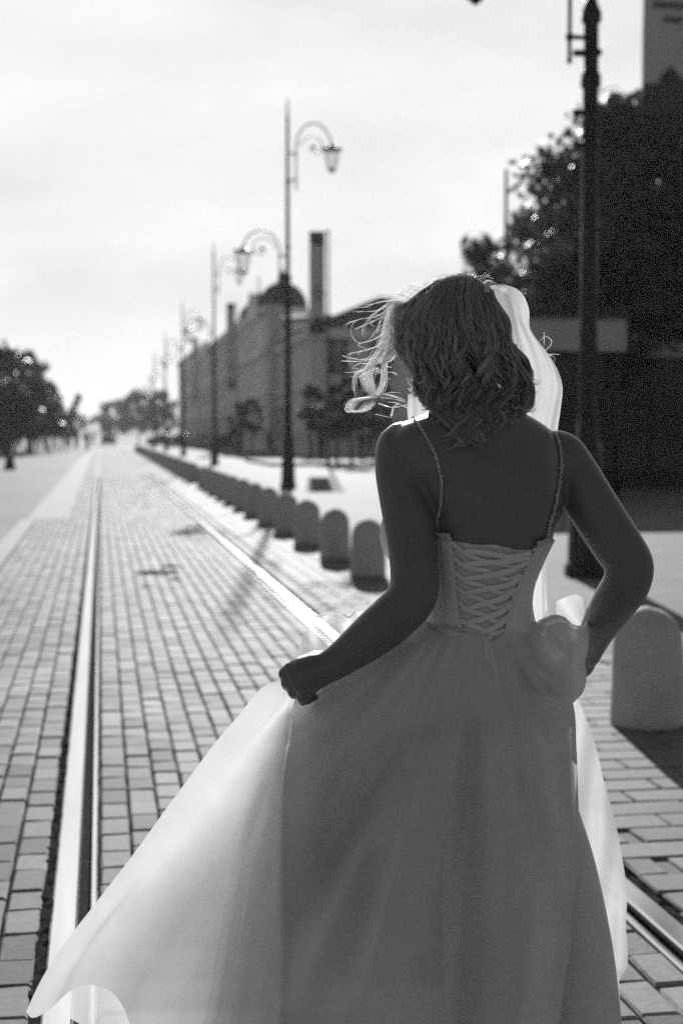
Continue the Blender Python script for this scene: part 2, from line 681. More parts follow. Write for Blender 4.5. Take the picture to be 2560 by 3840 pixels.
spots = []
PITX, LEN = 0.105, 0.20
for (xa, xb) in ((-1.02, -0.175), (-0.015, 1.43)):
    nc = round((xb - xa) / PITX)
    for c in range(nc):
        x = xa + (c + .5) * (xb - xa) / nc
        y = 1.6 + rnd.uniform(0, LEN)
        while y < FAR - .1:
            L = rnd.choice((0, 0, 0, 1))
            ln = (LEN, LEN * 0.86)[L]
            spots.append((x, y + ln / 2, L))
            y += ln
lay_pavers(trk, 'sett', spots, ((0.0975, 0.194), (0.0975, 0.166)), M['sett'])
spots = []
y = 1.6
row = 0
while y < FAR - .1:
    x = 1.606 - (row % 2) * 0.165
    while x < 2.93:
        xc = x + .165
        if 1.75 < xc < 2.93: spots.append((xc, y + .083, 0))
        x += .33
    if row % 2: spots.append((1.668, y + .083, 1))
    y += .166
    row += 1
lay_pavers(pav, 'paving_block', spots, ((0.324, 0.161), (0.1, 0.161)), M['slab'], tilt=.4)

# tram rails: running head, groove, guard lip
for (h0, h1, g0, g1, out, side) in ((-.149, -.075, -.040, -.020, -.185, -1), (1.490, 1.565, 1.435, 1.456, 1.60, 1)):
    root = empty('tram_rail', ((h0 + h1) / 2, 2, 0))
    tag(root, 'left grooved tram rail running straight down the street' if side < 0 else 'right grooved tram rail passing behind the skirt of the wedding dress', 'tram rail', 'grooved tram rails in the paving', )
    ox = (h0 + h1) / 2

    def bar(name, a, b, z, mat, crown=0.002, y1=400):
        mb = MB()
        n = 4
        prof = [(a - ox, -.05), (a - ox, z - .006), (a - ox + .006, z)] + [(b - ox - .006, z), (b - ox, z - .006), (b - ox, -.05)]
        ys = [0, 10, 30, 80, 160, y1]
        rings = [[(x, yy, zz) for x, zz in prof] for yy in ys]
        mb.ring_loft(rings)
        return mb.build(name, mat, root)
    bar('rail_head', h0, h1, .006, M['rail'])
    bar('rail_guard', g0, g1, .003, M['rail'])
    bar('rail_groove', min(h0, g0) + .01, max(h1, g1) - .01, -.028, M['groove'])
    lo, hi = (out, h0 - .001) if side < 0 else (h1 + .001, out)
    mb = MB()
    ys = np.r_[np.arange(0, 8, .03), np.arange(8, 26, .12), 400]
    rows = []
    for yy in ys:
        rows.append([(lo - ox + (hi - lo) * u + rnd.uniform(-.003, .003) * (0 < u < 1), yy, -.006 + rnd.uniform(-.008, .006)) for u in (0, .33, .66, 1)])
    link('tar_filler', grid_mesh('tar_filler', rows, False), root, M['crumb'])

# damp dark patch between the rails
mb = MB()
for (px, py, rx, ry) in ((585, 2148, .23, .16), (660, 2172, .05, .06), (545, 2200, .04, .05), (640, 2125, .10, .10)):
    c = gnd(px, py)
    n = 18
    vs = [(c.x + rx * math.cos(2 * math.pi * i / n) * rnd.uniform(.75, 1.1), c.y + ry * math.sin(2 * math.pi * i / n) * rnd.uniform(.75, 1.1), .009) for i in range(n)]
    mb.add(vs, [tuple(range(n))])
tag(mb.build('damp_stain', M['stain']), kind='stuff')

# raised step of the far plaza
mb = MB()
mb.box(7.2, 16.0, 60.5, 72.0, -.01, .14)
tag(mb.build('plaza_step', M['plaza']), kind='structure')


# ------------------------------------------------------------------ bollards
def bollard_mesh(seed):
    r = random.Random(seed)
    mb = MB()
    prof = [(.168, 0), (.172, .012), (.170, .05), (.166, .20), (.161, .34), (.158, .385)]
    for k in range(1, 8):
        a = k / 8 * math.pi / 2
        prof.append((.158 * math.cos(a), .385 + .165 * math.sin(a)))
    prof.append((.012, .550))
    mb.lathe(prof, 28)
    ph = [r.uniform(0, 6.28) for _ in range(6)]
    for i, (x, y, z) in enumerate(mb.v):
        a = math.atan2(y, x)
        k = 1 + .012 * math.sin(2 * a + ph[0]) + .008 * math.sin(3 * a + ph[1] + z * 9) + .006 * math.sin(7 * a + ph[2] + z * 21) + r.gauss(0, .003)
        if z < .06: k *= 1 + .02 * math.sin(9 * a + ph[3])
        mb.v[i] = (x * k, y * k, z * (1 + .008 * math.sin(a + ph[4])))
    return mb.mesh('bollard', True)


bms = [bollard_mesh(k) for k in range(5)]
for me in bms:
    me.materials.append(M['concrete'])
by = [6.25, 8.9, 11.2, 13.3, 15.25, 17.4, 19.5, 21.6, 23.7, 25.8, 27.9, 30.0, 32.1, 34.2, 36.3]
y = 40.6
while y < 118:
    by.append(y)
    y += 2.1
ORD = ['nearest', 'second', 'third', 'fourth', 'fifth', 'sixth', 'seventh', 'eighth']
for i, y in enumerate(by):
    o = link('bollard', bms[i % 5])
    o.location = (2.50 + .0006 * max(0, y - 14) * 6 + rnd.uniform(-.01, .01), y, 0)
    o.rotation_euler = (0, 0, rnd.uniform(0, 6))
    grp = 'round topped concrete bollards along the kerb'
    if i == 0: lab = "large near concrete bollard at the right edge beside the bride's elbow"
    elif i in (1, 2): lab = 'concrete bollard standing hidden behind the bride, %s one from the camera' % ORD[i]
    elif i == 3: lab = "concrete bollard half hidden by the bride's left elbow"
    elif i == 4: lab = "whole round topped bollard just left of the one by the bride's elbow"
    elif i == 5: lab = 'third bollard to the left of the bride with its shadow towards the rail'
    elif i == 6: lab = 'bollard just in front of the foot of the big lamp post'
    elif i == 7: lab = 'bollard next to the left of the one at the lamp post foot'
    elif i < 15: lab = '%s bollard in the close overlapping row left of the lamp post foot' % ORD[i - 8]
    elif i < 23: lab = '%s small bollard of the far row counted from the gap' % ORD[i - 15]
    else: lab = 'small bollard in the far row that merges into one grey line beyond the gap'
    tag(o, lab, 'bollard', grp)


# ------------------------------------------------------------------ lamp posts
def arm(root, s, zb, zt, ztop, xl, zcap):
    """s side, rod zb..zt beside the post, arc up to ztop, lantern hung at x=xl under zcap"""
    rod = .21 * s
    mb = MB()
    pts = [(rod, 0, zb), (rod, 0, zt)]
    cx = (rod + xl) / 2
    rx = abs(xl - rod) / 2
    rz = ztop - zt
    for k in range(1, 17):
        a = math.pi * k / 16
        pts.append((cx - s * rx * math.cos(a), 0, zt + rz * math.sin(a)))
    pts.append((xl, 0, zcap + .05))
    mb.tube(pts, .020, 8)
    mb.ball((rod, 0, zb), .03, 8, 5)
    # inner scroll
    sp = []
    for k in range(22):
        a = math.pi - k * .36
        r_ = rx * .78 * (1 - k / 23)
        sp.append((cx - s * -r_ * math.cos(a), 0, zt + .05 + r_ * .9 * math.sin(a)))
    mb.tube(sp, .014, 6)
    mb.ball((cx, 0, zt + .05), .055, 10, 6)
    for z in (zb + .22, zt - .12):
        mb.tube([(0, 0, z), (rod, 0, z)], .022, 6)
        mb.ball((rod, 0, z), .042, 8, 6)
    a_ = mb.build('bracket_arm', M['black_metal'], root, True)
    la = MB()
    la.lathe([(.02, .10), (.06, .09), (.10, .04), (.25, 0), (.265, -.03), (.24, -.05)], 8, (xl, 0, zcap))
    la.lathe([(.10, -.52), (.115, -.54), (.05, -.60), (.015, -.63)], 8, (xl, 0, zcap))
    for k in range(6):
        a = 2 * math.pi * k / 6
        la.tube([(xl + .22 * math.cos(a), .22 * math.sin(a), zcap - .04), (xl + .105 * math.cos(a), .105 * math.sin(a), zcap - .53)], .010, 4)
    l_ = la.build('lantern', M['black_metal'], root)
    gl = MB()
    gl.lathe([(.095, -.51), (.205, -.055)], 6, (xl, 0, zcap), False)
    gl.build('lantern_pane', M['lamp_glass'], l_)


def lamp_post():
    root = empty('lamp_post')
    mb = MB()
    mb.lathe([(.21, 0), (.21, .10), (.18, .14), (.17, .55), (.185, .60), (.16, .66), (.135, 1.15), (.15, 1.20), (.11, 1.28), (.09, 1.5)], 16)
    mb.build('base', M['black_metal'], root, False)
    mb = MB()
    mb.lathe([(.088, 1.5), (.080, 3.0), (.074, 4.6), (.096, 4.62), (.096, 4.72), (.072, 4.76), (.070, 5.2), (.095, 5.22), (.095, 5.3), (.055, 5.4),
              (.052, 6.0), (.065, 6.02), (.065, 6.1), (.05, 6.12), (.046, 7.6), (.06, 7.62), (.06, 7.7), (.044, 7.72), (.038, 9.2), (.05, 9.22), (.03, 9.3), (.012, 9.75)], 14)
    mb.build('pole', M['black_metal'], root, True)
    for z in (4.05, 4.35, 4.9):
        mb = MB()
        mb.lathe([(.08, 0), (.105, .02), (.105, .05), (.072, .07)], 14, (0, 0, z))
        mb.box(-.17, -.07, -.03, .03, z, z + .05)
        mb.build('collar', M['black_metal'], root)
    mb = MB()
    mb.box(-.09, .09, -.20, -.10, 1.0, 1.12)
    arm(root, -1, 4.85, 5.95, 6.45, -1.12, 5.95)
    arm(root, 1, 7.5, 8.5, 9.15, 1.12, 8.55)
    return root


lp = lamp_post()
lamps = [(4.57, 13.0, 'thick near lamp post behind the right arm of the bride'),
         (4.67, 35.75, 'tall lamp post with two lanterns rising left of the domes'),
         (4.94, 62.8, 'lamp post second farther than the twin lantern one, before the pale facade'),
         (5.1, 89.5, 'slim distant lamp post third along beyond the twin lantern one'),
         (5.2, 116.0, 'faint far lamp post fourth along the row of bollards'),
         (5.3, 143.0, 'faintest lamp post at the far end of the row')]
for i, (x, y, lab) in enumerate(lamps):
    o = lp if i == 0 else copy_tree(lp)
    o.location = (x, y, 0)
    tag(o, lab, 'lamp post', 'iron lamp posts along the bollards')


# ------------------------------------------------------------------ banner posts
def banner_post(x, y, lab, w=.66, zt=9.9, zb=5.4):
    root = empty('banner_post', (x, y, 0))
    tag(root, lab, 'banner', 'tall narrow banners on posts')
    mb = MB()
    mb.lathe([(.09, 0), (.09, .3), (.06, .34), (.05, 6), (.045, zt + .1), (.01, zt + .15)], 10, (w / 2 + .14, -.06, 0))
    mb.build('post', M['black_metal'], root, True)
    for z in (zt, zb):
        mb = MB()
        mb.box(-w / 2 - .03, w / 2 + .10, -.075, -.045, z - .02, z + .02)
        mb.build('crossbar', M['black_metal'], root)
    rows = []
    for k in range(24):
        z = zb + (zt - zb) * k / 23
        rows.append([(-w / 2 + w * i / 6, -.062 + .018 * math.sin(k * .55 + i * .3) * math.sin(math.pi * k / 23), z) for i in range(7)])
    b = link('banner_cloth', grid_mesh('banner_cloth', rows), root, M['banner'])
    mb = MB()
    # dark printed gable silhouette at the foot and a dark band at the head
    yy = -.092
    mb.add([(-w / 2, yy, zb + .02), (w / 2, yy, zb + .02), (w / 2, yy, zb + .55), (.22, yy, zb + .60), (.03, yy, zb + .78), (-.14, yy, zb + .62), (-.16, yy, zb + .5), (-w / 2, yy, zb + .5)], [tuple(range(8))])
    mb.quad((-w / 2, yy, zt - .5), (w / 2, yy, zt - .62), (w / 2, yy, zt - .02), (-w / 2, yy, zt - .02))
    # three unreadable lines of lettering
    for (z, a, b_) in ((zb + 1.88, -.14, .26), (zb + 1.67, -.27, .36), (zb + 1.45, -.10, .22)):
        xx = a
        while xx < b_:
            ww = rnd.uniform(.025, .05)
            mb.quad((xx, yy - .002, z), (min(xx + ww, b_), yy - .002, z), (min(xx + ww, b_), yy - .002, z + .09), (xx, yy - .002, z + .09))
            xx += ww + .015
    tag(mb.build('banner_print', M['bannerprint'], b), kind='stuff')
    return root


_g = gnd(2478, 1630 + EYE * FPX / 22.6)
banner_post(_g.x, _g.y, 'huge near banner at the top right corner beside the tree', w=.86, zt=11.8, zb=6.3)
banner_post(9.08, 60, 'banner sticking up just right of the big dome', zb=5.6)
banner_post(10.3, 114, 'smaller banner left of the domed roof', zt=11.8, zb=5.0)
banner_post(12.4, 190, 'smallest farthest banner over the low roofs', zt=14.2, zb=6)

# thin dark mast left of the near lamp post
mb = MB()
mb.lathe([(.12, 0), (.11, .5), (.075, .6), (.065, 6), (.055, 9.9), (.01, 9.95)], 10)
o = tag(mb.build('mast', M['black_metal'], None, True), 'thin dark mast rising between the veil and the near lamp post', 'mast')
o.location = (13, 45, 0)


# ------------------------------------------------------------------ buildings down the right side of the street (facades face -X)
def window_meshes(w, h):
    f = MB()
    t = .12
    f.box(-.03, 0, -w / 2 - t, -w / 2, 0, h)
    f.box(-.03, 0, w / 2, w / 2 + t, 0, h)
    f.box(-.14, 0, -w / 2 - t - .05, w / 2 + t + .05, h + .001, h + .22)
    f.box(-.18, 0, -w / 2 - t - .05, w / 2 + t + .05, -.16, -.001)
    f.box(-.05, 0, -.03, .03, .002, h - .002)
    f.box(-.045, 0, -w / 2, w / 2, h * .66, h * .66 + .06)
    p = MB()
    p.quad((-.012, -w / 2, 0), (-.012, w / 2, 0), (-.012, w / 2, h), (-.012, -w / 2, h))
    fm, pm = f.mesh('window'), p.mesh('pane')
    fm.materials.append(M['stucco2'])
    pm.materials.append(M['pane'])
    return fm, pm


WIN = window_meshes(1.5, 2.5)
WINS = window_meshes(1.0, 1.5)


def facade(label, x, y0, y1, h, depth=14, floors=((1.0, 0), (5.4, 0)), pitch=3.0, roofh=0.0, balust=True, group=None, bays=()):
    root = empty('building', (x, (y0 + y1) / 2, 0))
    tag(root, label, 'building', group)
    L = (y1 - y0) / 2
    mb = MB()
    mb.box(0, depth, -L, L, 0, h)
    for (b0, b1, bh) in bays:
        mb.box(-.7, .3, b0, b1, 0, bh)
    mb.build('wall', M['stucco'], root)
    mb = MB()
    for z, t, o_ in ((.0, .9, .10), (4.4, .35, .22), (h - .55, .5, .45)):
        mb.box(-o_, -.004, -L - .1, L + .1, z, z + t)
        for (b0, b1, bh) in bays:
            mb.box(-.7 - o_, -.704, b0 - .1, b1 + .1, z, z + t)
    for (b0, b1, bh) in bays:
        mb.box(-1.15, -.704, b0 - .3, b1 + .3, bh - .5, bh - .05)
        k = b0
        while k < b1:
            mb.box(-.74, -.704, k, k + .5, .9, bh - .5)
            k += 3.05
    n = int(2 * L / pitch)
    for i in range(n + 1):
        yy = -L + i * 2 * L / n
        mb.box(-.05, -.004, yy - .22, yy + .22, .9, 4.4)
        mb.box(-.04, -.004, yy - .2, yy + .2, 4.75, h - .55)
    mb.build('cornice', M['stucco2'], root)
    if balust:
        mb = MB()
        yy = -L
        mb.box(.1, .35, -L, L, h + .75, h + .92)
        while yy < L:
            big = int((yy + L) / .45) % 8 == 0
            s = .22 if big else .07
            mb.box(.22 - s, .22 + s, yy, yy + 2 * s, h, h + (1.15 if big else .75))
            yy += .45
        mb.build('balustrade', M['stucco2'], root)
    for i in range(n):
        yy = -L + (i + .5) * 2 * L / n
        xx = 0
        for (b0, b1, bh) in bays:
            if b0 - .3 < yy < b1 + .3: xx = -.7
        for z, k in floors:
            if z + (2.8, 1.9)[k] > h - .5: continue
            fm, pm = (WIN, WINS)[k]
            w_ = link('window', fm, root)
            w_.location = (xx, yy, z)
            link('pane', pm, w_)
    if roofh:
        mb = MB()
        o_ = .5
        r0 = [(-o_, -L - o_, h), (depth + o_, -L - o_, h), (depth + o_, L + o_, h), (-o_, L + o_, h)]
        i_ = depth / 2
        r1 = [(i_, -L + i_ * .8, h + roofh), (i_, L - i_ * .8, h + roofh)]
        mb.add(r0 + r1, [(0, 3, 2, 1), (0, 1, 4), (1, 2, 5, 4), (2, 3, 5), (3, 0, 4, 5)])
        mb.build('roof', M['roof'], root)
    return root


def dome(root, x, y, z, r, hh, lantern=True, drum=1.2, fin=1.5):
    mb = MB()
    mb.lathe([(r * 1.06, 0), (r * 1.06, .2), (r * .96, .22), (r * .96, drum - .2), (r * 1.1, drum - .18), (r * 1.1, drum)], 20, (x, y, z))
    mb.build('dome_drum', M['stucco2'], root)
    mb = MB()
    pr = [(r * 1.02 * math.cos(a), drum + hh * math.sin(a)) for a in np.linspace(0, math.pi / 2 * .90, 10)]
    mb.lathe(pr, 20, (x, y, z))
    if lantern:
        q = drum + hh
        mb.lathe([(r * .13, q - .1), (r * .13, q + .5), (r * .17, q + .52), (r * .12, q + .7), (.07, q + .9), (.05, q + .9 + fin)], 10, (x, y, z))
        for k in range(4):
            a = k * math.pi / 2 + .78
            mb.lathe([(.07, q - .12), (.07, q + .3), (.02, q + .5)], 6, (x + r * .2 * math.cos(a), y + r * .2 * math.sin(a), z))
    mb.build('dome', M['roof'], root)


b2 = facade('ornate domed building with a hipped roof wing reaching behind the blown hair', 13.6, 92, 141, 8.2, 14, balust=False, bays=((-6.5, 24.4, 11.4),))
dome(b2, .9, -2.2, 10.9, 2.0, 2.2, True, .5, .3)
dome(b2, .9, 15.0, 11.6, 1.8, 1.5, True, .5, 1.5)
for yc, hh in ((7.4, 11.4),):      # scrolled parapet gables
    mb = MB()
    prof = [(-3.2, 0), (3.2, 0), (3.2, .8), (2.6, 1.0), (2.0, 1.7), (1.3, 2.0), (0, 2.4), (-1.3, 2.0), (-2.0, 1.7), (-2.6, 1.0), (-3.2, .8)]
    n = len(prof)
    vs = [(-.72, yc + a, hh + b) for a, b in prof] + [(-.3, yc + a, hh + b) for a, b in prof]
    mb.add(vs, [tuple(range(n)), tuple(reversed(range(n, 2 * n)))] + [(i, (i + 1) % n, n + (i + 1) % n, n + i) for i in range(n)])
    mb.build('parapet_gable', M['stucco2'], b2)
# the end wall of the domed building, which faces us: windows, cornice, and the hipped roof of the wing
for zz, k_ in ((1.0, 0), (5.2, 0)):
    for xx in (1.7, 4.6, 7.5, 10.4, 13.0):
        if zz + 2.6 > 8: continue
        w_ = link('window', (WIN, WINS)[k_][0], b2)
        w_.location = (xx, -24.5, zz)
        w_.rotation_euler = (0, 0, R(90))
        link('pane', (WIN, WINS)[k_][1], w_)
mb = MB()
for z_, t_, o_ in ((.0, .9, .12), (4.2, .4, .3), (7.6, .62, .6)):
    mb.box(-o_, 14.2, -24.5 - o_, -24.64, z_ + .001, z_ + t_ - .002)
for xx in (.3, 3.15, 6.05, 8.95, 11.8):
    mb.box(xx - .25, xx + .25, -24.62, -24.504, .902, 7.59)
mb.build('end_cornice', M['stucco2'], b2)
mb = MB()
mb.add([(-.6, -25.1, 8.24), (14.4, -25.1, 8.24), (14.4, -6.6, 8.24), (-.6, -6.6, 8.24), (5.5, -19.5, 10.9), (5.5, -10, 10.9)], [(0, 3, 2, 1), (0, 1, 4), (1, 2, 5, 4), (2, 3, 5), (3, 0, 4, 5)])
mb.build('wing_roof', M['roof'], b2)
b3 = facade('long plain block receding beyond the domed building', 14.0, 142, 214, 12.6, 14, floors=((1.0, 0), (5.2, 0), (9.0, 0)), pitch=3.6, roofh=1.6, balust=False)
b4 = facade('far tower like end block where the facades meet the sky', 14.5, 224, 268, 14.5, 12, floors=((1.0, 0), (5.2, 0), (9.4, 0)), pitch=4.4, balust=False)
for yy in (-18, -6, 8, 17):
    mb = MB()
    mb.box(1.5, 2.7, yy, yy + 1.2, 14.4, 16.2)
    mb.build('chimney', M['stucco'], b4)


# ------------------------------------------------------------------ trees
def tree(name, label, x, y, h, rx, seed, mat, base=.25, nclump=60, per=70, leaf=.22, lean=0.0, flat=1.0, group=None, trunk_r=.16, cat='tree', top=1.0):
    r = random.Random(seed)
    root = empty(name, (x, y, 0))
    tag(root, label, cat, group)
    t = MB()
    zb = h * base
    pts = [(0, 0, -.1), (r.uniform(-.1, .1), 0, zb * .6), (r.uniform(-.2, .2), r.uniform(-.2, .2), zb * 1.2), (lean * .6, 0, h * .62), (lean, 0, h * .9)]
    t.tube(pts, [trunk_r * 1.3, trunk_r, trunk_r * .85, trunk_r * .5, trunk_r * .15], 8)
    clumps = []
    for k in range(nclump):
        a = r.uniform(0, 2 * math.pi)
        u = r.random() ** .8
        z = zb + (h - zb) * (.08 + .9 * u)
        prof = math.sin(math.pi * min(1, .18 + .80 * u ** 1.1)) ** .7 if top == 1.0 else (1 - u) ** .8 * 1.0 + .12
        q = rx * prof * r.uniform(.35, 1.05)
        clumps.append((q * math.cos(a) + lean * u, q * math.sin(a) * flat, z))
    for c in clumps[::4]:
        zz = max(zb * .9, c[2] - r.uniform(.12, .3) * h)
        t.tube([(lean * .4 * zz / h, 0, zz), (c[0] * .55, c[1] * .55, (zz + c[2]) / 2 + .1), c], [trunk_r * .35, trunk_r * .2, .015], 5)
    t.build('trunk', M['bark'], root, True)
    vs, fs = [], []
    for c in clumps:
        cr = rx * r.uniform(.16, .34)
        for _ in range(per):
            d = Vector((r.gauss(0, 1), r.gauss(0, 1), r.gauss(0, .8)))
            d = d.normalized() * cr * r.random() ** .45
            p = Vector(c) + d
            nrm = (d.normalized() + Vector((r.gauss(0, .6), r.gauss(0, .6), r.gauss(.4, .6)))).normalized()
            u = nrm.orthogonal().normalized()
            u.rotate(Matrix.Rotation(r.uniform(0, 6.3), 3, nrm))
            w = nrm.cross(u)
            s = leaf * r.uniform(.6, 1.3)
            b = len(vs)
            vs += [p - u * s, p + w * s * .45, p + u * s, p - w * s * .45]
            fs.append((b, b + 1, b + 2, b + 3))
    me = bpy.data.meshes.new('crown')
    me.from_pydata([tuple(v) for v in vs], [], fs)
    link('crown', me, root, mat)
    return root


# right: trees shading the kiosk
tree('tree', 'dense dark tree crown between the veil and the near lamp post', 12.6, 35.0, 6.5, 2.0, 3, M['leaf'], .30, 56, 90, .20)
tree('tree', 'low bushy dark tree just behind the shoulder and the veil', 11.3, 36.0, 4.9, 1.7, 4, M['leaf'], .22, 44, 90, .18)
tree('tree', 'tall loose tree right of the near lamp post with sky showing through', 15.6, 42.0, 11.3, 3.6, 5, M['leaf'], .25, 70, 60, .24)
tree('tree', 'very tall dark tree cut by the right edge of the picture', 19.5, 44.0, 12.5, 4.8, 6, M['leaf'], .2, 130, 90, .26)
tree('tree', 'broad dark tree behind the pavilion at mid height', 15.0, 40.0, 8.2, 3.6, 7, M['leaf'], .2, 110, 100, .22)
tree('tree', 'leaning loose branches reaching the near lamp post from behind', 14.2, 47.0, 9.0, 2.6, 8, M['leaf2'], .35, 46, 60, .24, lean=.6)
tree('tree', 'dark mass of foliage over the pavilion roof at the far right', 18.0, 38.0, 8.6, 3.6, 9, M['leaf'], .2, 110, 100, .22)
# young street trees on the plaza before the facades
for i, (px, py, hh, lab) in enumerate(((1262, 1742, 3.6, 'young thin tree to the right of the tall lamp post'), (1318, 1745, 4.0, 'young tree with a dark narrow crown left of the blown hair'),
                                       (1165, 1725, 4.2, 'slender dark tree directly behind the tall lamp post'), (950, 1700, 4.0, 'small street tree before the pale facade left of the tall lamp post'),
                                       (895, 1698, 3.6, 'small dark street tree next to the second lamp post'), (1420, 1742, 4.2, 'young tree half hidden by the raised shoulder'))):
    g = gnd(px, py)
    tree('young_tree', lab, g.x, g.y, hh, .85, 40 + i, M['leaf'], .33, 24, 50, .16, trunk_r=.07, group='young street trees on the plaza')
# far end of the street and left side
for i, (x, y, h, rx, lab) in enumerate(((7.5, 285, 9.5, 5, 'distant rounded tree in front of the end of the facades'), (3.2, 300, 8.0, 5, 'far pale tree just right of where the rails vanish'),
                                        (11, 270, 9.0, 4, 'distant tree against the far tower like block'))):
    tree('distant_tree', lab, x, y, h, rx, 60 + i, M['leaf2'], .15, 40, 40, .55, group='trees closing the street')
for i, (px, Y, h, rx, lab) in enumerate(((20, 105, 7.4, 3.2, 'big dark tree cut by the left edge of the picture'), (110, 112, 7.6, 2.0, 'tall rough topped dark tree on the left'),
                                         (180, 118, 5.4, 2.0, 'rounded dark tree at the right end of the left group'), (120, 100, 5.0, 2.6, 'low dark tree in front of the left group'),
                                         (20, 92, 4.6, 2.6, 'low dark bushy tree at the left edge'))):
    g = gnd(px, EYE * FPX / Y + 1630)
    tree('broad_tree', lab, g.x, g.y, h, rx, 70 + i, M['leaf'], .16, 60, 60, .30, group='trees on the left of the street')
for i, (px, Y, h, lab) in enumerate(((292, 190, 6.6, 'thin pointed far tree left of the vanishing rails'), (262, 175, 4.0, 'low far tree between the left group and the pointed tree'))):
    g = gnd(px, EYE * FPX / Y + 1630)
    tree('pointed_tree', lab, g.x, g.y, h, 1.3, 80 + i, M['leaf'], .1, 26, 50, .3, top=0)
# clipped dark hedge on the left
def hedge(label, x0, x1, y0, y1, h, seed):
    r = random.Random(seed)
    vs, fs = [], []
    n = int((x1 - x0) * (y1 - y0) * 16 + (x1 - x0 + y1 - y0) * h * 60)
    for _ in range(n):
        f = r.random()
        p = Vector((r.uniform(x0, x1), r.uniform(y0, y1), h * r.uniform(.75, 1.12))) if f < .4 else Vector((r.uniform(x0, x1), y0 + r.uniform(-.15, .4), r.uniform(0, h)))
        s = r.uniform(.12, .25)
        u = Vector((r.gauss(0, 1), r.gauss(0, 1), r.gauss(0, 1))).normalized()
        w = u.orthogonal().normalized()
        b = len(vs)
        vs += [p - u * s, p + w * s * .6, p + u * s, p - w * s * .6]
        fs.append((b, b + 1, b + 2, b + 3))
    root = empty('hedge', ((x0 + x1) / 2, (y0 + y1) / 2, 0))
    tag(root, label, 'hedge')
    c = root.location
    me = bpy.data.meshes.new('foliage')
    me.from_pydata([tuple(v - c) for v in vs], [], fs)
    link('foliage', me, root, M['leaf'])
    mb = MB()
    mb.box(x0 + .2 - c.x, x1 - .2 - c.x, y0 + .3 - c.y, y1 - .2 - c.y, 0, h * .85)
    mb.build('stem_mass', M['bark'], root)


g0, g1 = gnd(-60, 1680), gnd(140, 1680)
hedge('dark clipped hedge standing behind the strollers on the left', -14.5, -7.0, 118, 121, 2.4, 5)

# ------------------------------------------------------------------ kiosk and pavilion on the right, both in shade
def kiosk(label, name, cat, x0, x1, y0, y1, h, f0):
    root = empty(name, ((x0 + x1) / 2, (y0 + y1) / 2, 0))
    tag(root, label, cat)
    cx, cy = root.location.x, root.location.y
    mb = MB()
    mb.box(x0 + .3 - cx, x1 - .3 - cx, y0 + .5 - cy, y1 - .3 - cy, .02, h - .05)
    mb.build('wall', M['kiosk'], root)
    mb = MB()
    mb.box(x0 - cx, x1 - cx, y0 - cy, y1 - cy, f0, h)
    mb.build('fascia', M['fascia'], root)
    mb = MB()
    mb.box(x0 - .1 - cx, x1 + .1 - cx, y0 - .1 - cy, y1 + .1 - cy, h + .001, h + .09)
    mb.build('roof', M['roof'], root)
    n = max(2, int((x1 - x0) / 1.6))
    pmb = MB()
    w = (x1 - x0 - .6) / n
    pmb.box(-w / 2 + .04, w / 2 - .04, -.02, .02, .35, f0 - .1)
    pm = pmb.mesh('window_panel')
    pm.materials.append(M['pane'])
    for i in range(n):
        o = link('window_panel', pm, root)
        o.location = (x0 + .3 + (i + .5) * w - cx, y0 + .46 - cy, 0)
    pmb = MB()
    pmb.lathe([(.06, .0), (.06, f0 - .003)], 8)
    pm = pmb.mesh('post', True)
    pm.materials.append(M['black_metal'])
    for i in range(n // 2 + 1):
        o = link('post', pm, root)
        o.location = (x0 + .15 + (x1 - x0 - .3) * i / (n // 2) - cx, y0 + .15 - cy, 0)
    return root


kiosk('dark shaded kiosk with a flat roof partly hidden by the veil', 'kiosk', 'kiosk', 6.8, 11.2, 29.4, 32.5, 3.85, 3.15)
kiosk('long dark pavilion with a grey fascia across the right edge', 'pavilion', 'pavilion', 11.9, 26, 34.3, 37.5, 3.95, 3.3)


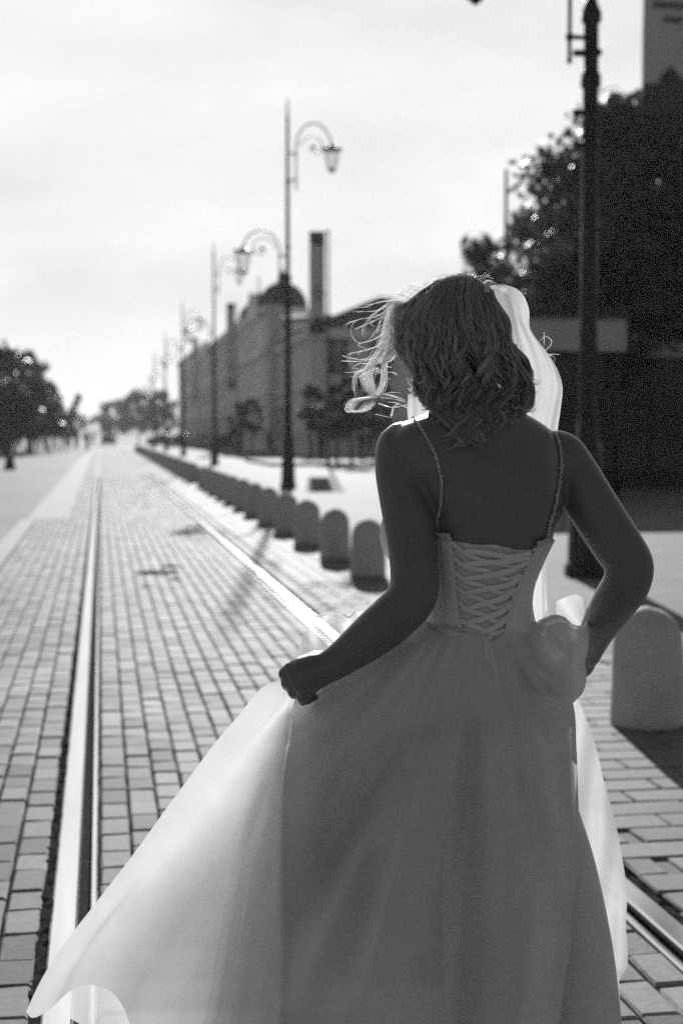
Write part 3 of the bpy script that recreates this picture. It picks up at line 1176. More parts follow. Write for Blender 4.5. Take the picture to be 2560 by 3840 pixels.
# ------------------------------------------------------------------ parked cars
def car(paint):
    root = empty('parked_car')
    # side profile lofted across the width; x = across, y = length
    prof = [(-2.05, .35), (-2.1, .62), (-1.95, .80), (-1.15, .92), (-.55, 1.40), (.55, 1.46), (1.25, 1.05), (1.9, .98), (2.08, .75), (2.1, .38)]
    secs = []
    for x, k in ((-.84, .92), (-.80, .97), (-.62, 1), (0, 1.01), (.62, 1), (.80, .97), (.84, .92)):
        ring = []
        for (yy, zz) in prof:
            e = (1 if zz < .95 else (1 - .0)) if abs(x) < .7 else (.97 if zz < .95 else .90)
            ring.append((x * (1 if zz < .95 else .86), yy * k * (1 if zz < .95 else e), .30 + (zz - .30) * (1 if abs(x) < .7 else .985)))
        ring += [(x, 1.9 * k, .22), (x, -1.9 * k, .22)]
        secs.append(ring)
    mb = MB()
    mb.ring_loft(secs)
    body = mb.build('body', paint, root, True)
    for nm, pts in (('windscreen', [(-.60, -1.12, .96), (.60, -1.12, .96), (.54, -.60, 1.385), (-.54, -.60, 1.385)]),
                    ('rear_window', [(-.56, .66, 1.43), (.56, .66, 1.43), (.62, 1.22, 1.10), (-.62, 1.22, 1.10)])):
        mb = MB()
        off = Vector((0, -.012, .018)) if nm == 'windscreen' else Vector((0, .012, .018))
        mb.quad(*[Vector(p) + off for p in pts])
        mb.build(nm, M['carglass'], root)
    for s in (-1, 1):
        mb = MB()
        mb.add([(s * .755, -.95, .97), (s * .755, .95, .97), (s * .742, .62, 1.36), (s * .742, -.5, 1.34)], [(0, 1, 2, 3)])
        mb.build('side_window', M['carglass'], root)
        mb = MB()
        mb.box(s * .62 - .16, s * .62 + .16, -2.115, -2.06, .62, .76)
        mb.build('headlight', M['chrome'], root)
        for yy in (-1.3, 1.3):
            w = MB()
            w.ring_loft([[(s * xx, yy + .32 * math.cos(a), .32 + .32 * math.sin(a)) for a in np.linspace(0, 2 * math.pi, 15)[:-1]] for xx in (.66, .87)])
            wo_ = w.build('wheel', M['tyre'], root)
            w = MB()
            w.ring_loft([[(s * xx, yy + .19 * math.cos(a), .32 + .19 * math.sin(a)) for a in np.linspace(0, 2 * math.pi, 11)[:-1]] for xx in (.80, .885)])
            w.build('rim', M['chrome'], wo_)
    return root


cd, cp = car(M['carpaint']), car(M['carpaint2'])
used = {0: 0, 1: 0}
for (px, Y, rz, pale, lab) in ((405, 175, 0.0, 0, 'dark car on the roadway where the rails vanish'), (620, 158, 1.5, 0, 'dark parked car farthest left in the row behind the bollards'),
                               (690, 150, 1.6, 0, 'dark parked car between two far lamp posts'), (770, 140, 1.55, 1, 'pale parked car with a blazing sun glint near the second lamp post'),
                               (860, 135, 1.6, 0, 'dark parked car before the pale facade'), (960, 130, 1.5, 0, 'dark parked car left of the tall lamp post'),
                               (1120, 118, 1.6, 0, 'dark parked car just right of the tall lamp post'), (1240, 100, 1.55, 0, 'dark parked car behind the young trees')):
    g = gnd(px, EYE * FPX / Y + 1630)
    src = (cd, cp)[pale]
    o = src if not used[pale] else copy_tree(src)
    used[pale] = 1
    o.location = (g.x, g.y, 0)
    o.rotation_euler = (0, 0, rz)
    tag(o, lab, 'car', 'cars parked behind the bollards')


# ------------------------------------------------------------------ strollers in the distance
def stroller_mesh(seed):
    r = random.Random(seed)
    st = r.uniform(.1, .3)
    mb = MB()
    mb.tube([(-.09, st, .05), (-.10, st * .4, .45), (-.09, 0, .88)], [.05, .065, .09], 8)
    mb.tube([(.09, -st, .05), (.10, -st * .5, .45), (.09, 0, .88)], [.05, .065, .09], 8)
    mb.tube([(-.09, st + .1, .04), (-.09, st - .05, .05)], .045, 6)
    mb.tube([(.09, -st + .1, .04), (.09, -st - .05, .05)], .045, 6)
    mb.tube([(0, 0, .85), (0, 0, 1.1), (0, .02, 1.35), (0, .02, 1.45)], [.16, .14, .18, .08], 10)
    for s in (-1, 1):
        mb.tube([(s * .19, .02, 1.40), (s * .25, -s * .06 * r.choice((1, -1)), 1.12), (s * .24, s * .12 * r.choice((1, -1)), .85)], [.055, .045, .035], 8)
        mb.ball((s * .17, .02, 1.38), .075, 8, 6)
    mb.tube([(0, .02, 1.42), (0, .03, 1.55)], .05, 8)
    mb.ball((0, .04, 1.63), (.075, .09, .11), 10, 8)
    me = remesh(mb.mesh('s'), .025, 2)
    me.name = 'body'
    return me


sm = [stroller_mesh(k) for k in range(3)]
hm = MB()
hm.ball((0, .025, 1.655), (.083, .09, .10), 10, 7)
hair_me = hm.mesh('hair', True)
hair_me.materials.append(M['coat'])
for i, (px, Y, lab) in enumerate(((18, 112, 'far walker at the very left edge under the dark trees'), (58, 118, 'far walker second from the left edge'), (78, 110, 'far walker third from the left edge, a little nearer'),
                                  (112, 120, 'far walker before the gap between the left trees'), (138, 112, 'one of two far walkers close together, the left'), (160, 114, 'one of two far walkers close together, the right'),
                                  (205, 102, 'nearest of the far walkers, seen full height in dark clothes'), (232, 118, 'far walker just right of the nearest one'), (252, 112, 'far walker left of the pointed tree'),
                                  (285, 124, 'far walker below the pointed tree'), (328, 108, 'lone far walker near the vanishing rails'), (352, 150, 'tiny walker farthest down the street'),
                                  (1010, 96, 'walker on the plaza left of the tall lamp post'), (1205, 72, 'walker in the shade right of the tall lamp post'), (1385, 66, 'walker before the end wall of the domed building, nearest the bride'), (1352, 69, 'walker just left of the one nearest the bride'))):
    g = gnd(px, EYE * FPX / Y + 1630)
    me = sm[i % 3]
    if not me.materials: me.materials.append(M['coat'])
    root = empty('person', (g.x, g.y, 0), rnd.uniform(0, 6.2))
    tag(root, lab, 'person', 'people walking in the distance')
    link('body', me, root)
    link('hair', hair_me, root)

# thin summer haze down the street
mb = MB()
mb.box(-310, 310, -50, 660, -1.1, 18.5)
hz = mb.build('haze')
hm_, n_, out_ = nmat('haze_air')
pv = n_.nodes.new('ShaderNodeVolumePrincipled')
pv.inputs['Color'].default_value = grey(.95)
pv.inputs['Density'].default_value = .0002
pv.inputs['Anisotropy'].default_value = .35
n_.links.new(pv.outputs[0], out_.inputs['Volume'])
hz.data.materials.append(hm_)
tag(hz, kind='stuff')

# small tent shaped board at the left edge
g = gnd(38, 1762)
root = empty('sandwich_board', (g.x, g.y, 0), .3)
root.scale = (.75, .75, .75)
tag(root, 'small dark tent shaped board standing on the paving at the left edge', 'sign')
for s in (-1, 1):
    mb = MB()
    a, b = Vector((-.25, s * .26, 0)), Vector((-.18, s * .02, .62))
    a2, b2 = Vector((.25, s * .26, 0)), Vector((.18, s * .02, .62))
    o = Vector((0, s * .02, .01))
    mb.add([a, a2, b2, b, a + o, a2 + o, b2 + o, b + o], [(0, 1, 2, 3), (7, 6, 5, 4), (0, 4, 5, 1), (1, 5, 6, 2), (2, 6, 7, 3), (3, 7, 4, 0)])
    mb.build('board_panel', M['black_metal'], root)


# ------------------------------------------------------------------ the bride
BD = 2.62
bg_ = P(1790, 2300, BD)
BASE = Vector((bg_.x, bg_.y, 0))
bride = empty('person', BASE)
tag(bride, 'bride in a white laced gown and veil seen from behind, lifting her skirt', 'person')


def local(me):
    me.transform(Matrix.Translation(-BASE))
    return me


def part(name, me, mat, parent=None):
    local(me)
    return link(name, me, parent or bride, mat)


PSI = R(16)
LATV = RV * math.cos(PSI) + FH * math.sin(PSI)       # her right
FRV = FH * math.cos(PSI) - RV * math.sin(PSI)        # where she faces


def section(y, xl, xr, d, b, n=36, e=2.3):
    c = P((xl + xr) / 2, y, d)
    hw = (xr - xl) / 2 / FPX * d
    a = math.sqrt(max((hw / math.cos(PSI)) ** 2 - (b * math.tan(PSI)) ** 2 * .8, .0009))
    out = []
    for j in range(n):
        t = 2 * math.pi * j / n
        ct, st = math.cos(t), math.sin(t)
        out.append(c + LATV * (a * math.copysign(abs(ct) ** (2 / e), ct)) + FRV * (b * math.copysign(abs(st) ** (2 / e), st)))
    return out


TORSO = [(1522, 1650, 1880, 2.615, .055), (1545, 1608, 1950, 2.60, .072), (1560, 1575, 1985, 2.602, .076), (1580, 1525, 2020, 2.605, .080), (1612, 1475, 2066, 2.61, .086), (1650, 1450, 2100, 2.615, .092),
         (1700, 1455, 2118, 2.618, .100), (1800, 1515, 2112, 2.62, .112), (1900, 1568, 2102, 2.62, .118), (1960, 1588, 2084, 2.62, .117),
         (2000, 1597, 2062, 2.62, .115), (2100, 1604, 2014, 2.62, .105), (2200, 1605, 1978, 2.62, .096), (2270, 1603, 1971, 2.62, .094),
         (2338, 1598, 1984, 2.62, .098), (2420, 1575, 2015, 2.62, .108), (2520, 1555, 2045, 2.62, .118), (2640, 1545, 2060, 2.62, .122), (2760, 1560, 2050, 2.62, .112), (2830, 1600, 2010, 2.62, .09)]
tor = crom([(y, xl * 1.0, xr, d, b) for y, xl, xr, d, b in TORSO], 60)
tmb = MB()
tmb.ring_loft([section(*r) for r in tor])
# bust and shoulder blades
upz = Vector((0, 0, 1))
chest = P(1830, 1985, 2.62)
for s, fw in ((-1, .075), (1, .075)):
    tmb.ball(chest + LATV * (s * .078) + FRV * .082, (.066, .066, .066), 20, 14)
# the part of the bust that shows beyond the arm
tmb.ball(P(1551, 2000, 2.74), (.060, .060, .072), 20, 14)
torso_me = remesh(tmb.mesh('t'), .006, 6)

# back modelling: spine groove and shoulder blades
co = np.empty(len(torso_me.vertices) * 3)
torso_me.vertices.foreach_get('co', co)
co = co.reshape(-1, 3)
rel = co - np.array(P(1830, 1900, 2.62))
la, fr, zz = rel @ np.array(LATV), rel @ np.array(FRV), rel[:, 2]
back = (fr < 0)
groove = -.0045 * np.exp(-((la + .0) / .016) ** 2) * sstep(-.25, -.1, zz) * (1 - sstep(.10, .16, zz))
blade = .008 * (np.exp(-(((la - .075) / .030) ** 2 + ((zz - .04) / .055) ** 2)) + np.exp(-(((la + .075) / .030) ** 2 + ((zz - .045) / .055) ** 2)))
off = (groove + blade) * back
co = co - off[:, None] * np.array(FRV)[None, :]
torso_me.vertices.foreach_set('co', co.ravel())
torso_me.update()
TB = bvh_of(torso_me)


def on_back(x, y, off=0.004):
    """point of her back under a line of sight, lifted off the surface"""
    d = ray(x, y).normalized()
    h = TB.ray_cast(CAMP, d)
    if h[0] is None:
        n = TB.find_nearest(P(x, y, 2.58))
        return n[0] + n[1] * off
    nrm = h[1] if h[1].dot(d) < 0 else -h[1]
    return h[0] + nrm * off


def limb(mb, rows, n=18):
    """rows (x, y, depth, radius in px): a tapered, smoothly bent limb"""
    rr = crom(rows, len(rows) * 5)
    mb.tube([P(x, y, d) for x, y, d, r in rr], [r / FPX * d for x, y, d, r in rr], n)


body = MB()
v0 = [tuple(v.co) for v in torso_me.vertices]
body.add(v0, [tuple(p.vertices) for p in torso_me.polygons])
# left arm
limb(body, [(1580, 1650, 2.60, 62), (1503, 1668, 2.595, 88), (1499, 1740, 2.585, 95), (1512, 1850, 2.57, 95), (1532, 1950, 2.555, 97), (1547, 2060, 2.54, 94),
            (1553, 2150, 2.525, 92), (1548, 2232, 2.515, 93), (1490, 2300, 2.515, 94), (1412, 2368, 2.52, 90), (1330, 2433, 2.525, 77), (1268, 2478, 2.53, 66), (1225, 2505, 2.53, 62)])
# right arm
limb(body, [(2040, 1665, 2.64, 62), (2098, 1700, 2.645, 88), (2140, 1765, 2.645, 95), (2200, 1865, 2.63, 97), (2262, 1965, 2.615, 97), (2320, 2055, 2.60, 96),
            (2360, 2125, 2.595, 90), (2350, 2180, 2.60, 90), (2298, 2265, 2.63, 83), (2248, 2345, 2.67, 70), (2215, 2415, 2.71, 58), (2195, 2460, 2.735, 54)])
# neck, skull, jaw, face
limb(body, [(1768, 1600, 2.62, 120), (1762, 1540, 2.63, 112), (1745, 1470, 2.645, 108), (1728, 1390, 2.655, 110)])
hc = P(1722, 1262, 2.66)
HY, HP = R(42), R(14)
hf = (FH * math.cos(HY) - RV * math.sin(HY))
hf = (hf * math.cos(HP) - upz * math.sin(HP)).normalized()
hl = hf.cross(upz).normalized()
hu = hl.cross(hf)
body.ball(hc, (.071, .092, .101), 24, 16, (hl, hf, hu))
body.ball(hc + hf * .042 - hu * .060, (.056, .062, .070), 20, 14, (hl, hf, hu))
body.ball(hc + hf * .074 - hu * .108, (.026, .024, .024), 14, 10, (hl, hf, hu))      # chin
body.ball(hc + hf * .098 - hu * .040, (.013, .020, .013), 12, 8, (hl, hf, hu))       # nose tip
body.tube([hc + hf * .092 + hu * .004, hc + hf * .104 - hu * .036], [.009, .011], 10)
body.ball(hc + hf * .092 - hu * .074, (.022, .010, .008), 12, 8, (hl, hf, hu))       # lips
body.ball(hc + hf * .090 - hu * .086, (.018, .010, .007), 12, 8, (hl, hf, hu))
for s in (-1, 1):
    body.ball(hc + hf * .070 - hu * .036 + hl * (s * .040), (.020, .020, .018), 12, 8, (hl, hf, hu))   # cheeks
    body.ball(hc - hf * .004 - hu * .030 + hl * (s * .074), (.008, .018, .030), 12, 8, (hl, hf, hu))   # ears
# left hand: closed on the lifted cloth, back of the hand towards us
def hp(x, y, dd): return P(x, y, 2.53 + dd)
body.tube([hp(1232, 2500, 0), hp(1190, 2514, .0), hp(1140, 2532, 0), hp(1100, 2552, .003)], [.0285, .033, .035, .031], 16)
body.ball(hp(1140, 2535, .004), (.040, .020, .036), 16, 12)
KN = [((1086, 2505), (1062, 2526)), ((1098, 2540), (1072, 2562)), ((1117, 2575), (1096, 2594)), ((1150, 2600), (1132, 2622))]
FR = (.0098, .0102, .0098, .0088)
for (k, p), fr_ in zip(KN, FR):
    body.tube([hp(k[0] + 26, k[1] - 8, .004), hp(k[0], k[1], -.006), hp(p[0], p[1], .004), hp(p[0] + 3, p[1] + 8, .022), hp(p[0] + 26, p[1] + 2, .042), hp(p[0] + 50, p[1] - 8, .036)],
              [fr_ * 1.15, fr_ * 1.12, fr_ * 1.02, fr_, fr_ * .92, fr_ * .8], 12)
    body.ball(hp(p[0] + 50, p[1] - 8, .036), fr_ * .8, 10, 8)
body.tube([hp(1222, 2478, .008), hp(1178, 2474, .014), hp(1138, 2482, .020), hp(1108, 2500, .026), hp(1092, 2522, .030)], [.020, .0165, .0125, .0105, .008], 12)
# right hand: on the hip in front, inside the gathered cloth
def rp(x, y, d): return P(x, y, d)
body.tube([rp(2198, 2452, 2.73), rp(2170, 2480, 2.755), rp(2140, 2500, 2.775)], [.026, .034, .032], 14)
for k in range(4):
    a = Vector((0, 0, -.018 * (k - 1.5)))
    body.tube([rp(2150, 2490, 2.77) + a, rp(2105, 2505, 2.79) + a, rp(2075, 2512, 2.775) + a, rp(2065, 2508, 2.75) + a], [.0105, .0098, .009, .0075], 10)
body.tube([rp(2170, 2462, 2.75), rp(2140, 2445, 2.74), rp(2110, 2455, 2.73)], [.014, .012, .009], 10)
# legs and feet, mid stride inside the skirt
limb(body, [(1680, 2700, 2.62, 150), (1680, 3000, 2.63, 150), (1690, 3400, 2.66, 105), (1700, 3750, 2.72, 92), (1705, 4060, 2.80, 62)])
limb(body, [(1920, 2700, 2.62, 150), (1920, 3000, 2.61, 150), (1915, 3420, 2.60, 108), (1905, 3850, 2.54, 95), (1900, 4230, 2.47, 62)])
lf, rf = gnd(1705, 4100), gnd(1900, 4560)
lf = BASE + Vector((0, 0, 0)) - RV * .05 + FH * .16
rf = BASE + RV * .05 - FH * .17
for f, s in ((lf, -1), (rf, 1)):
    body.tube([f + upz * .09 - FRV * .03, f + upz * .045 + FRV * .02, f + upz * .028 + FRV * .10, f + upz * .02 + FRV * .17], [.036, .040, .036, .02], 12)
    body.tube([f + upz * .30 - FRV * .02, f + upz * .08 - FRV * .02], [.040, .036], 12)
body_me = remesh(body.mesh('b'), .0032, 0)
nv_ = len(body_me.vertices)
co = np.empty(nv_ * 3)
body_me.vertices.foreach_get('co', co)
co = co.reshape(-1, 3)
ed = np.empty(len(body_me.edges) * 2, int)
body_me.edges.foreach_get('vertices', ed)
ed = ed.reshape(-1, 2)
deg = np.bincount(ed.ravel(), minlength=nv_)[:, None]
hand = np.linalg.norm(co - np.array(P(1110, 2560, 2.54)), axis=1)
wgt = (.06 + .54 * sstep(.055, .10, hand))[:, None]
for it in range(14):
    acc = np.zeros_like(co)
    for c_ in range(3):
        acc[:, c_] = np.bincount(ed[:, 0], co[ed[:, 1], c_], nv_) + np.bincount(ed[:, 1], co[ed[:, 0], c_], nv_)
    co += wgt * (acc / np.maximum(deg, 1) - co)
body_me.vertices.foreach_set('co', co.ravel())
body_me.update()
body_me.name = 'body'
body_o = part('body', body_me, M['skin'])
for s in (-1, 1):
    mb = MB()
    mb.ball(hc + hf * .086 - hu * .012 + hl * (s * .031), .0115, 12, 8)
    part('eye', mb.mesh('eye', True), M['eye'])

# ---- bodice: wraps the torso, low at the back and high over the bust
def torso_point(z, ang, off):
    c = Vector((P(1800, 2100, 2.62).x, P(1800, 2100, 2.62).y, z))
    c = AX(z)
    d = LATV * math.cos(ang) + FRV * math.sin(ang)
    h = TB.ray_cast(c + d * .6, -d)
    if h[0] is None: return c + d * .1
    return h[0] + d * off


axz = [(P(1, r[0], r[3]).z, (r[1] + r[2]) / 2, r[0], r[3]) for r in tor]
axz = sorted(axz)


def AX(z):
    for i in range(len(axz) - 1):
        if axz[i][0] <= z <= axz[i + 1][0] or i == len(axz) - 2:
            t = (z - axz[i][0]) / (axz[i + 1][0] - axz[i][0])
            x = axz[i][1] * (1 - t) + axz[i + 1][1] * t
            y = axz[i][2] * (1 - t) + axz[i + 1][2] * t
            p = P(x, y, 2.62)
            return Vector((p.x, p.y, z))


def ang_of(x, y):
    p = on_back(x, y, 0)
    c = AX(p.z)
    q = p - c
    return math.atan2(q.dot(FRV), q.dot(LATV)), p.z


LEFT_EDGE = [(1695, 2022), (1702, 2060), (1707, 2100), (1711, 2150), (1715, 2205), (1721, 2260), (1728, 2315), (1738, 2366), (1752, 2388)]
RIGHT_EDGE = [(2012, 2034), (1994, 2062), (1974, 2098), (1952, 2150), (1925, 2205), (1905, 2260), (1893, 2315), (1885, 2366), (1876, 2392)]
aL0, zL0 = ang_of(1637, 2000)
aR0, zR0 = ang_of(2046, 2026)
le = [ang_of(*p) for p in LEFT_EDGE]
re_ = [ang_of(*p) for p in RIGHT_EDGE]


def edge_at(tab, z):
    tab = sorted((zz_, a) for a, zz_ in tab)
    return float(np.interp(z, [t[0] for t in tab], [t[1] for t in tab]))


zwaist = P(1650, 2385, 2.6).z
NB, NH = 150, 60
rows = []
zfront = P(1800, 1865, 2.7).z
zbl, zbr = P(1695, 2018, 2.53).z, P(2020, 2030, 2.56).z
for j in range(NH + 1):
    v = j / NH
    row = []
    for i in range(NB + 1):
        u = i / NB
        # ang goes from the right lacing edge (about -60 deg) round the front to the left one (about -120 deg = 240 deg)
        z0 = zwaist
        aR = edge_at(re_, z0 + v * (zbr - z0)) % (2 * math.pi) - 2 * math.pi
        aL = edge_at(le, z0 + v * (zbl - z0)) % (2 * math.pi)
        ang = aR + (aL - aR) * u
        f = math.sin(math.pi * min(max((ang + .25) / (math.pi + .5), 0), 1)) ** .8
        ztop = (zbr * (1 - u) + zbl * u) + (zfront - zbl) * f
        zbot = zwaist - .012 * f
        z = zbot + v * (ztop - zbot)
        row.append(torso_point(z, ang, .0055 + .0012 * math.exp(-((u * 14) % 1.0 - .5) ** 2 / .004)))
    rows.append(row)
bodice = grid_mesh('bodice', rows)
bod_o = part('bodice', bodice, M['satin'])
m = bod_o.modifiers.new('thick', 'SOLIDIFY')
m.thickness = .002
m.offset = 1

# panel behind the lacing, gathered at its top edge
rows = []
TOPE = crom([(1690, 2024), (1725, 2031), (1770, 2039), (1810, 2041), (1855, 2042), (1905, 2053), (1950, 2061), (1985, 2058), (2012, 2036)], 60)
for j in range(46):
    v = j / 45
    row = []
    for i in range(60):
        u = i / 59
        xb, yb = 1735 + (1902 - 1735) * u, 2384 + 34 * math.sin(math.pi * u)
        x, y_ = TOPE[i][0] * (1 - v) + xb * v, TOPE[i][1] * (1 - v) + yb * v
        row.append(on_back(x, y_, .0022 + .0014 * math.sin(y_ * .55 + x * .02) * (1 if v < .18 else .35)))
    rows.append(row)
pan = part('lacing_panel', grid_mesh('lacing_panel', rows), M['panel'], bod_o)

# crossed ribbons
def ribbon(pts, w_px, off0=.007, lift=.002):
    c = crom(pts, 26)
    rr = []
    for i, (x, y_) in enumerate(c):
        a, b = c[max(i - 1, 0)], c[min(i + 1, len(c) - 1)]
        t = np.array(b) - np.array(a)
        t /= np.linalg.norm(t)
        n_ = np.array([-t[1], t[0]])
        u = i / 25
        ww = w_px * (1 - .35 * (abs(2 * u - 1) ** 4))
        o_ = off0 + lift * math.sin(math.pi * u)
        rr.append([on_back(x + n_[0] * k * ww, y_ + n_[1] * k * ww, o_ + .0012 * (1 - abs(2 * k)) + .0008 * math.sin(9 * u + x)) for k in (-.5, -.25, 0, .25, .5)])
    return grid_mesh('lacing_ribbon', rr)


Z2 = lambda a: (1580 + .3444 * a[0], 1950 + .3444 * a[1])
UNDER = [[(345, 235), (445, 325), (640, 425), (860, 470), (1000, 500), (1140, 420)],
         [(365, 400), (450, 480), (740, 560), (900, 640), (1070, 585)],
         [(375, 560), (460, 640), (690, 720), (850, 790), (1000, 730)],
         [(395, 725), (480, 795), (660, 870), (800, 960), (940, 895)],
         [(420, 900), (500, 975), (680, 1040), (800, 1110), (900, 1055)],
         [(435, 1085), (520, 1140), (660, 1195), (800, 1240), (885, 1200)]]
OVER = [[(440, 330), (700, 345), (940, 385), (1160, 345)], [(455, 475), (760, 445), (950, 425), (1150, 395)], [(470, 635), (740, 585), (1000, 505), (1130, 445)],
        [(480, 790), (700, 735), (960, 670), (1065, 600)], [(495, 965), (700, 895), (900, 810), (995, 745)],
        [(505, 1125), (700, 1060), (860, 980), (940, 905)], [(640, 1235), (760, 1185), (860, 1110), (905, 1065)]]
for r_ in UNDER:
    part('lacing_ribbon', ribbon([Z2(p) for p in r_], 17, .0065, .001), M['satin'], bod_o)
for r_ in OVER:
    part('lacing_ribbon', ribbon([Z2(p) for p in r_], 20, .0085, .003), M['satin'], bod_o)
# eyelet loops along both edges
for tab in (LEFT_EDGE, RIGHT_EDGE):
    mb = MB()
    for (x, y_) in crom(tab, 15)[1:-1]:
        p = on_back(x, y_, .009)
        q = on_back(x + (9 if tab is LEFT_EDGE else -9), y_ + 3, .007)
        mb.tube([p, (p + q) / 2 + Vector((0, 0, .003)), q], .0016, 6)
    tag(part('eyelet_loop', mb.mesh('eyelet_loop'), M['satin'], bod_o), kind='stuff')
# hanging ends
for pts, w in (([(600, 1260), (690, 1310), (750, 1400), (775, 1500), (805, 1600), (822, 1740)], 11), ([(790, 1230), (720, 1300), (705, 1420), (730, 1520), (775, 1600), (800, 1680)], 12)):
    me = None
    c = crom([Z2(p) for p in pts], 26)
    rr = []
    for i, (x, y_) in enumerate(c):
        u = i / 25
        ww = w * (1 - .75 * u ** 3)
        tw = math.cos(u * 7)
        dd = proj(on_back(x, min(y_, 2400), .012))[2] - .022 - .03 * u
        rr.append([P(x + k * ww * (.35 + .65 * abs(tw)), y_, dd + k * .006 * tw) for k in (-.5, 0, .5)])
    part('ribbon_end', grid_mesh('ribbon_end', rr), M['satin'], bod_o)

# beaded shoulder straps, beads on the bodice corners and the beaded waist line
def beads(path, n, spread, rad, off=.003, front=None):
    mb = MB()
    c = crom(path, n)
    for (x, y_) in c:
        for _ in range(3):
            p = on_back(x + rnd.gauss(0, spread), y_ + rnd.gauss(0, spread * .8), off)
            mb.ball(p, rad * rnd.uniform(.6, 1.35), 5, 4)
    return mb


Z1 = lambda a: (1300 + .7653 * a[0], 1500 + .7653 * a[1])
SL = [(320, 92), (350, 120), (380, 165), (405, 210), (430, 262), (455, 340), (467, 400), (466, 470), (452, 580), (440, 650)]
SR = [(1003, 143), (1022, 180), (1034, 225), (1042, 275), (1040, 360), (1028, 450), (1008, 540), (986, 620), (976, 675)]
for s_ in (SL, SR):
    o = part('shoulder_strap', beads([Z1(p) for p in s_], 110, 2.6, .0016).mesh('shoulder_strap', True), M['bead'])
mb = beads([(1640, 1998), (1660, 2004), (1680, 2006), (1696, 2020)], 20, 4, .0028, .009)
part('bead_trim', mb.mesh('bead_trim', True), M['bead'], bod_o)
mb = beads([(2014, 2034), (2030, 2022), (2046, 2022)], 16, 4.5, .0026, .009)
part('bead_trim', mb.mesh('bead_trim', True), M['bead'], bod_o)
mb = beads([(1575, 2335), (1620, 2346), (1680, 2355), (1735, 2366)], 60, 3, .0020, .011)
part('bead_trim', mb.mesh('bead_trim', True), M['bead'], bod_o)
# seam cords of the bodice
for pts in ([(1652, 2010), (1660, 2120), (1668, 2230), (1672, 2340)], [(1690, 2030), (1697, 2150), (1706, 2280), (1722, 2355)],
            [(2030, 2050), (1985, 2140), (1945, 2230), (1935, 2330)], [(2005, 2050), (1962, 2150), (1925, 2240), (1905, 2330)]):
    mb = MB()
    mb.tube([on_back(x, y_, .0082) for x, y_ in crom(pts, 24)], .0011, 6)
    part('seam', mb.mesh('seam', True), M['satin'], bod_o)


# ---- skirt -------------------------------------------------------------
def coons(T, B, L, Rr, nu, nv, st=None, sb=None):
    """patch between four curves of (x, y, depth)"""
    def samp(c, n, par):
        if par is None: return crom(c, n)
        return herm(par, c, np.linspace(0, 1, n))
    T, B = samp(T, nu, st), samp(B, nu, sb)
    L, Rr = crom(L, nv), crom(Rr, nv)
    s = np.linspace(0, 1, nu)[None, :, None]
    t = np.linspace(0, 1, nv)[:, None, None]
    return (1 - t) * T[None] + t * B[None] + (1 - s) * L[:, None] + s * Rr[:, None] - ((1 - s) * (1 - t) * T[0] + s * (1 - t) * T[-1] + (1 - s) * t * B[0] + s * t * B[-1])


def patch(name, A, mat, parent, thick=0.0):
    rows = [[P(*p) for p in row] for row in A]
    o = part(name, grid_mesh(name, rows), mat, parent)
    return o


def bd(x, y_, off):
    return proj(on_back(x, y_, off))[2]


T = [(1058, 2552, 2.54), (1150, 2552, 2.565), (1230, 2485, 2.59), (1330, 2412, 2.60), (1450, 2338, 2.575), (1560, 2312, bd(1600, 2338, .010)), (1640, 2345, bd(1640, 2345, .010)), (1735, 2366, bd(1735, 2366, .010)),
     (1800, 2388, bd(1800, 2388, .012)), (1837, 2400, bd(1837, 2400, .012)), (1885, 2368, bd(1885, 2368, .012)), (1930, 2348, bd(1930, 2348, .012)), (1985, 2330, bd(1965, 2330, .008) + .02)]
L = [(1058, 2552, 2.54), (1030, 2556, 2.56), (880, 2700, 2.62), (666, 2975, 2.71), (482, 3228, 2.79), (352, 3396, 2.83), (230, 3557, 2.86), (153, 3679, 2.88), (99, 3794, 2.89)]
RR_ = [(1985, 2342, T[-1][2]), (2045, 2430, 2.565), (2110, 2550, 2.56), (2145, 2632, 2.55), (2160, 2807, 2.53), (2166, 2972, 2.52), (2171, 3121, 2.51), (2162, 3302, 2.50), (2147, 3377, 2.49), (2139, 3550, 2.47), (2119, 3674, 2.45), (2098, 3840, 2.42), (2085, 4050, 2.40), (2070, 4330, 2.36)]
B = [(99, 3794, 2.89), (122, 3817, 2.88), (191, 3782, 2.86), (252, 3725, 2.84), (329, 3693, 2.82), (413, 3717, 2.80), (459, 3771, 2.78), (488, 3840, 2.76), (560, 4000, 2.72), (700, 4260, 2.62), (900, 4450, 2.50), (1200, 4620, 2.34), (1550, 4640, 2.22), (1850, 4520, 2.24), (2070, 4330, 2.36)]
st = [0, .09, .15, .21, .30, .38, .46, .56, .64, .70, .78, .86, 1]
sb = [0, .02, .05, .08, .12, .16, .20, .24, .30, .38, .47, .59, .72, .86, 1]
NU, NV = 260, 240
A = coons(T, B, L, RR_, NU, NV, st, sb)
X, Y = A[:, :, 0], A[:, :, 1]
S = np.broadcast_to(np.linspace(0, 1, NU)[None, :], X.shape)
TT = np.broadcast_to(np.linspace(0, 1, NV)[:, None], X.shape)
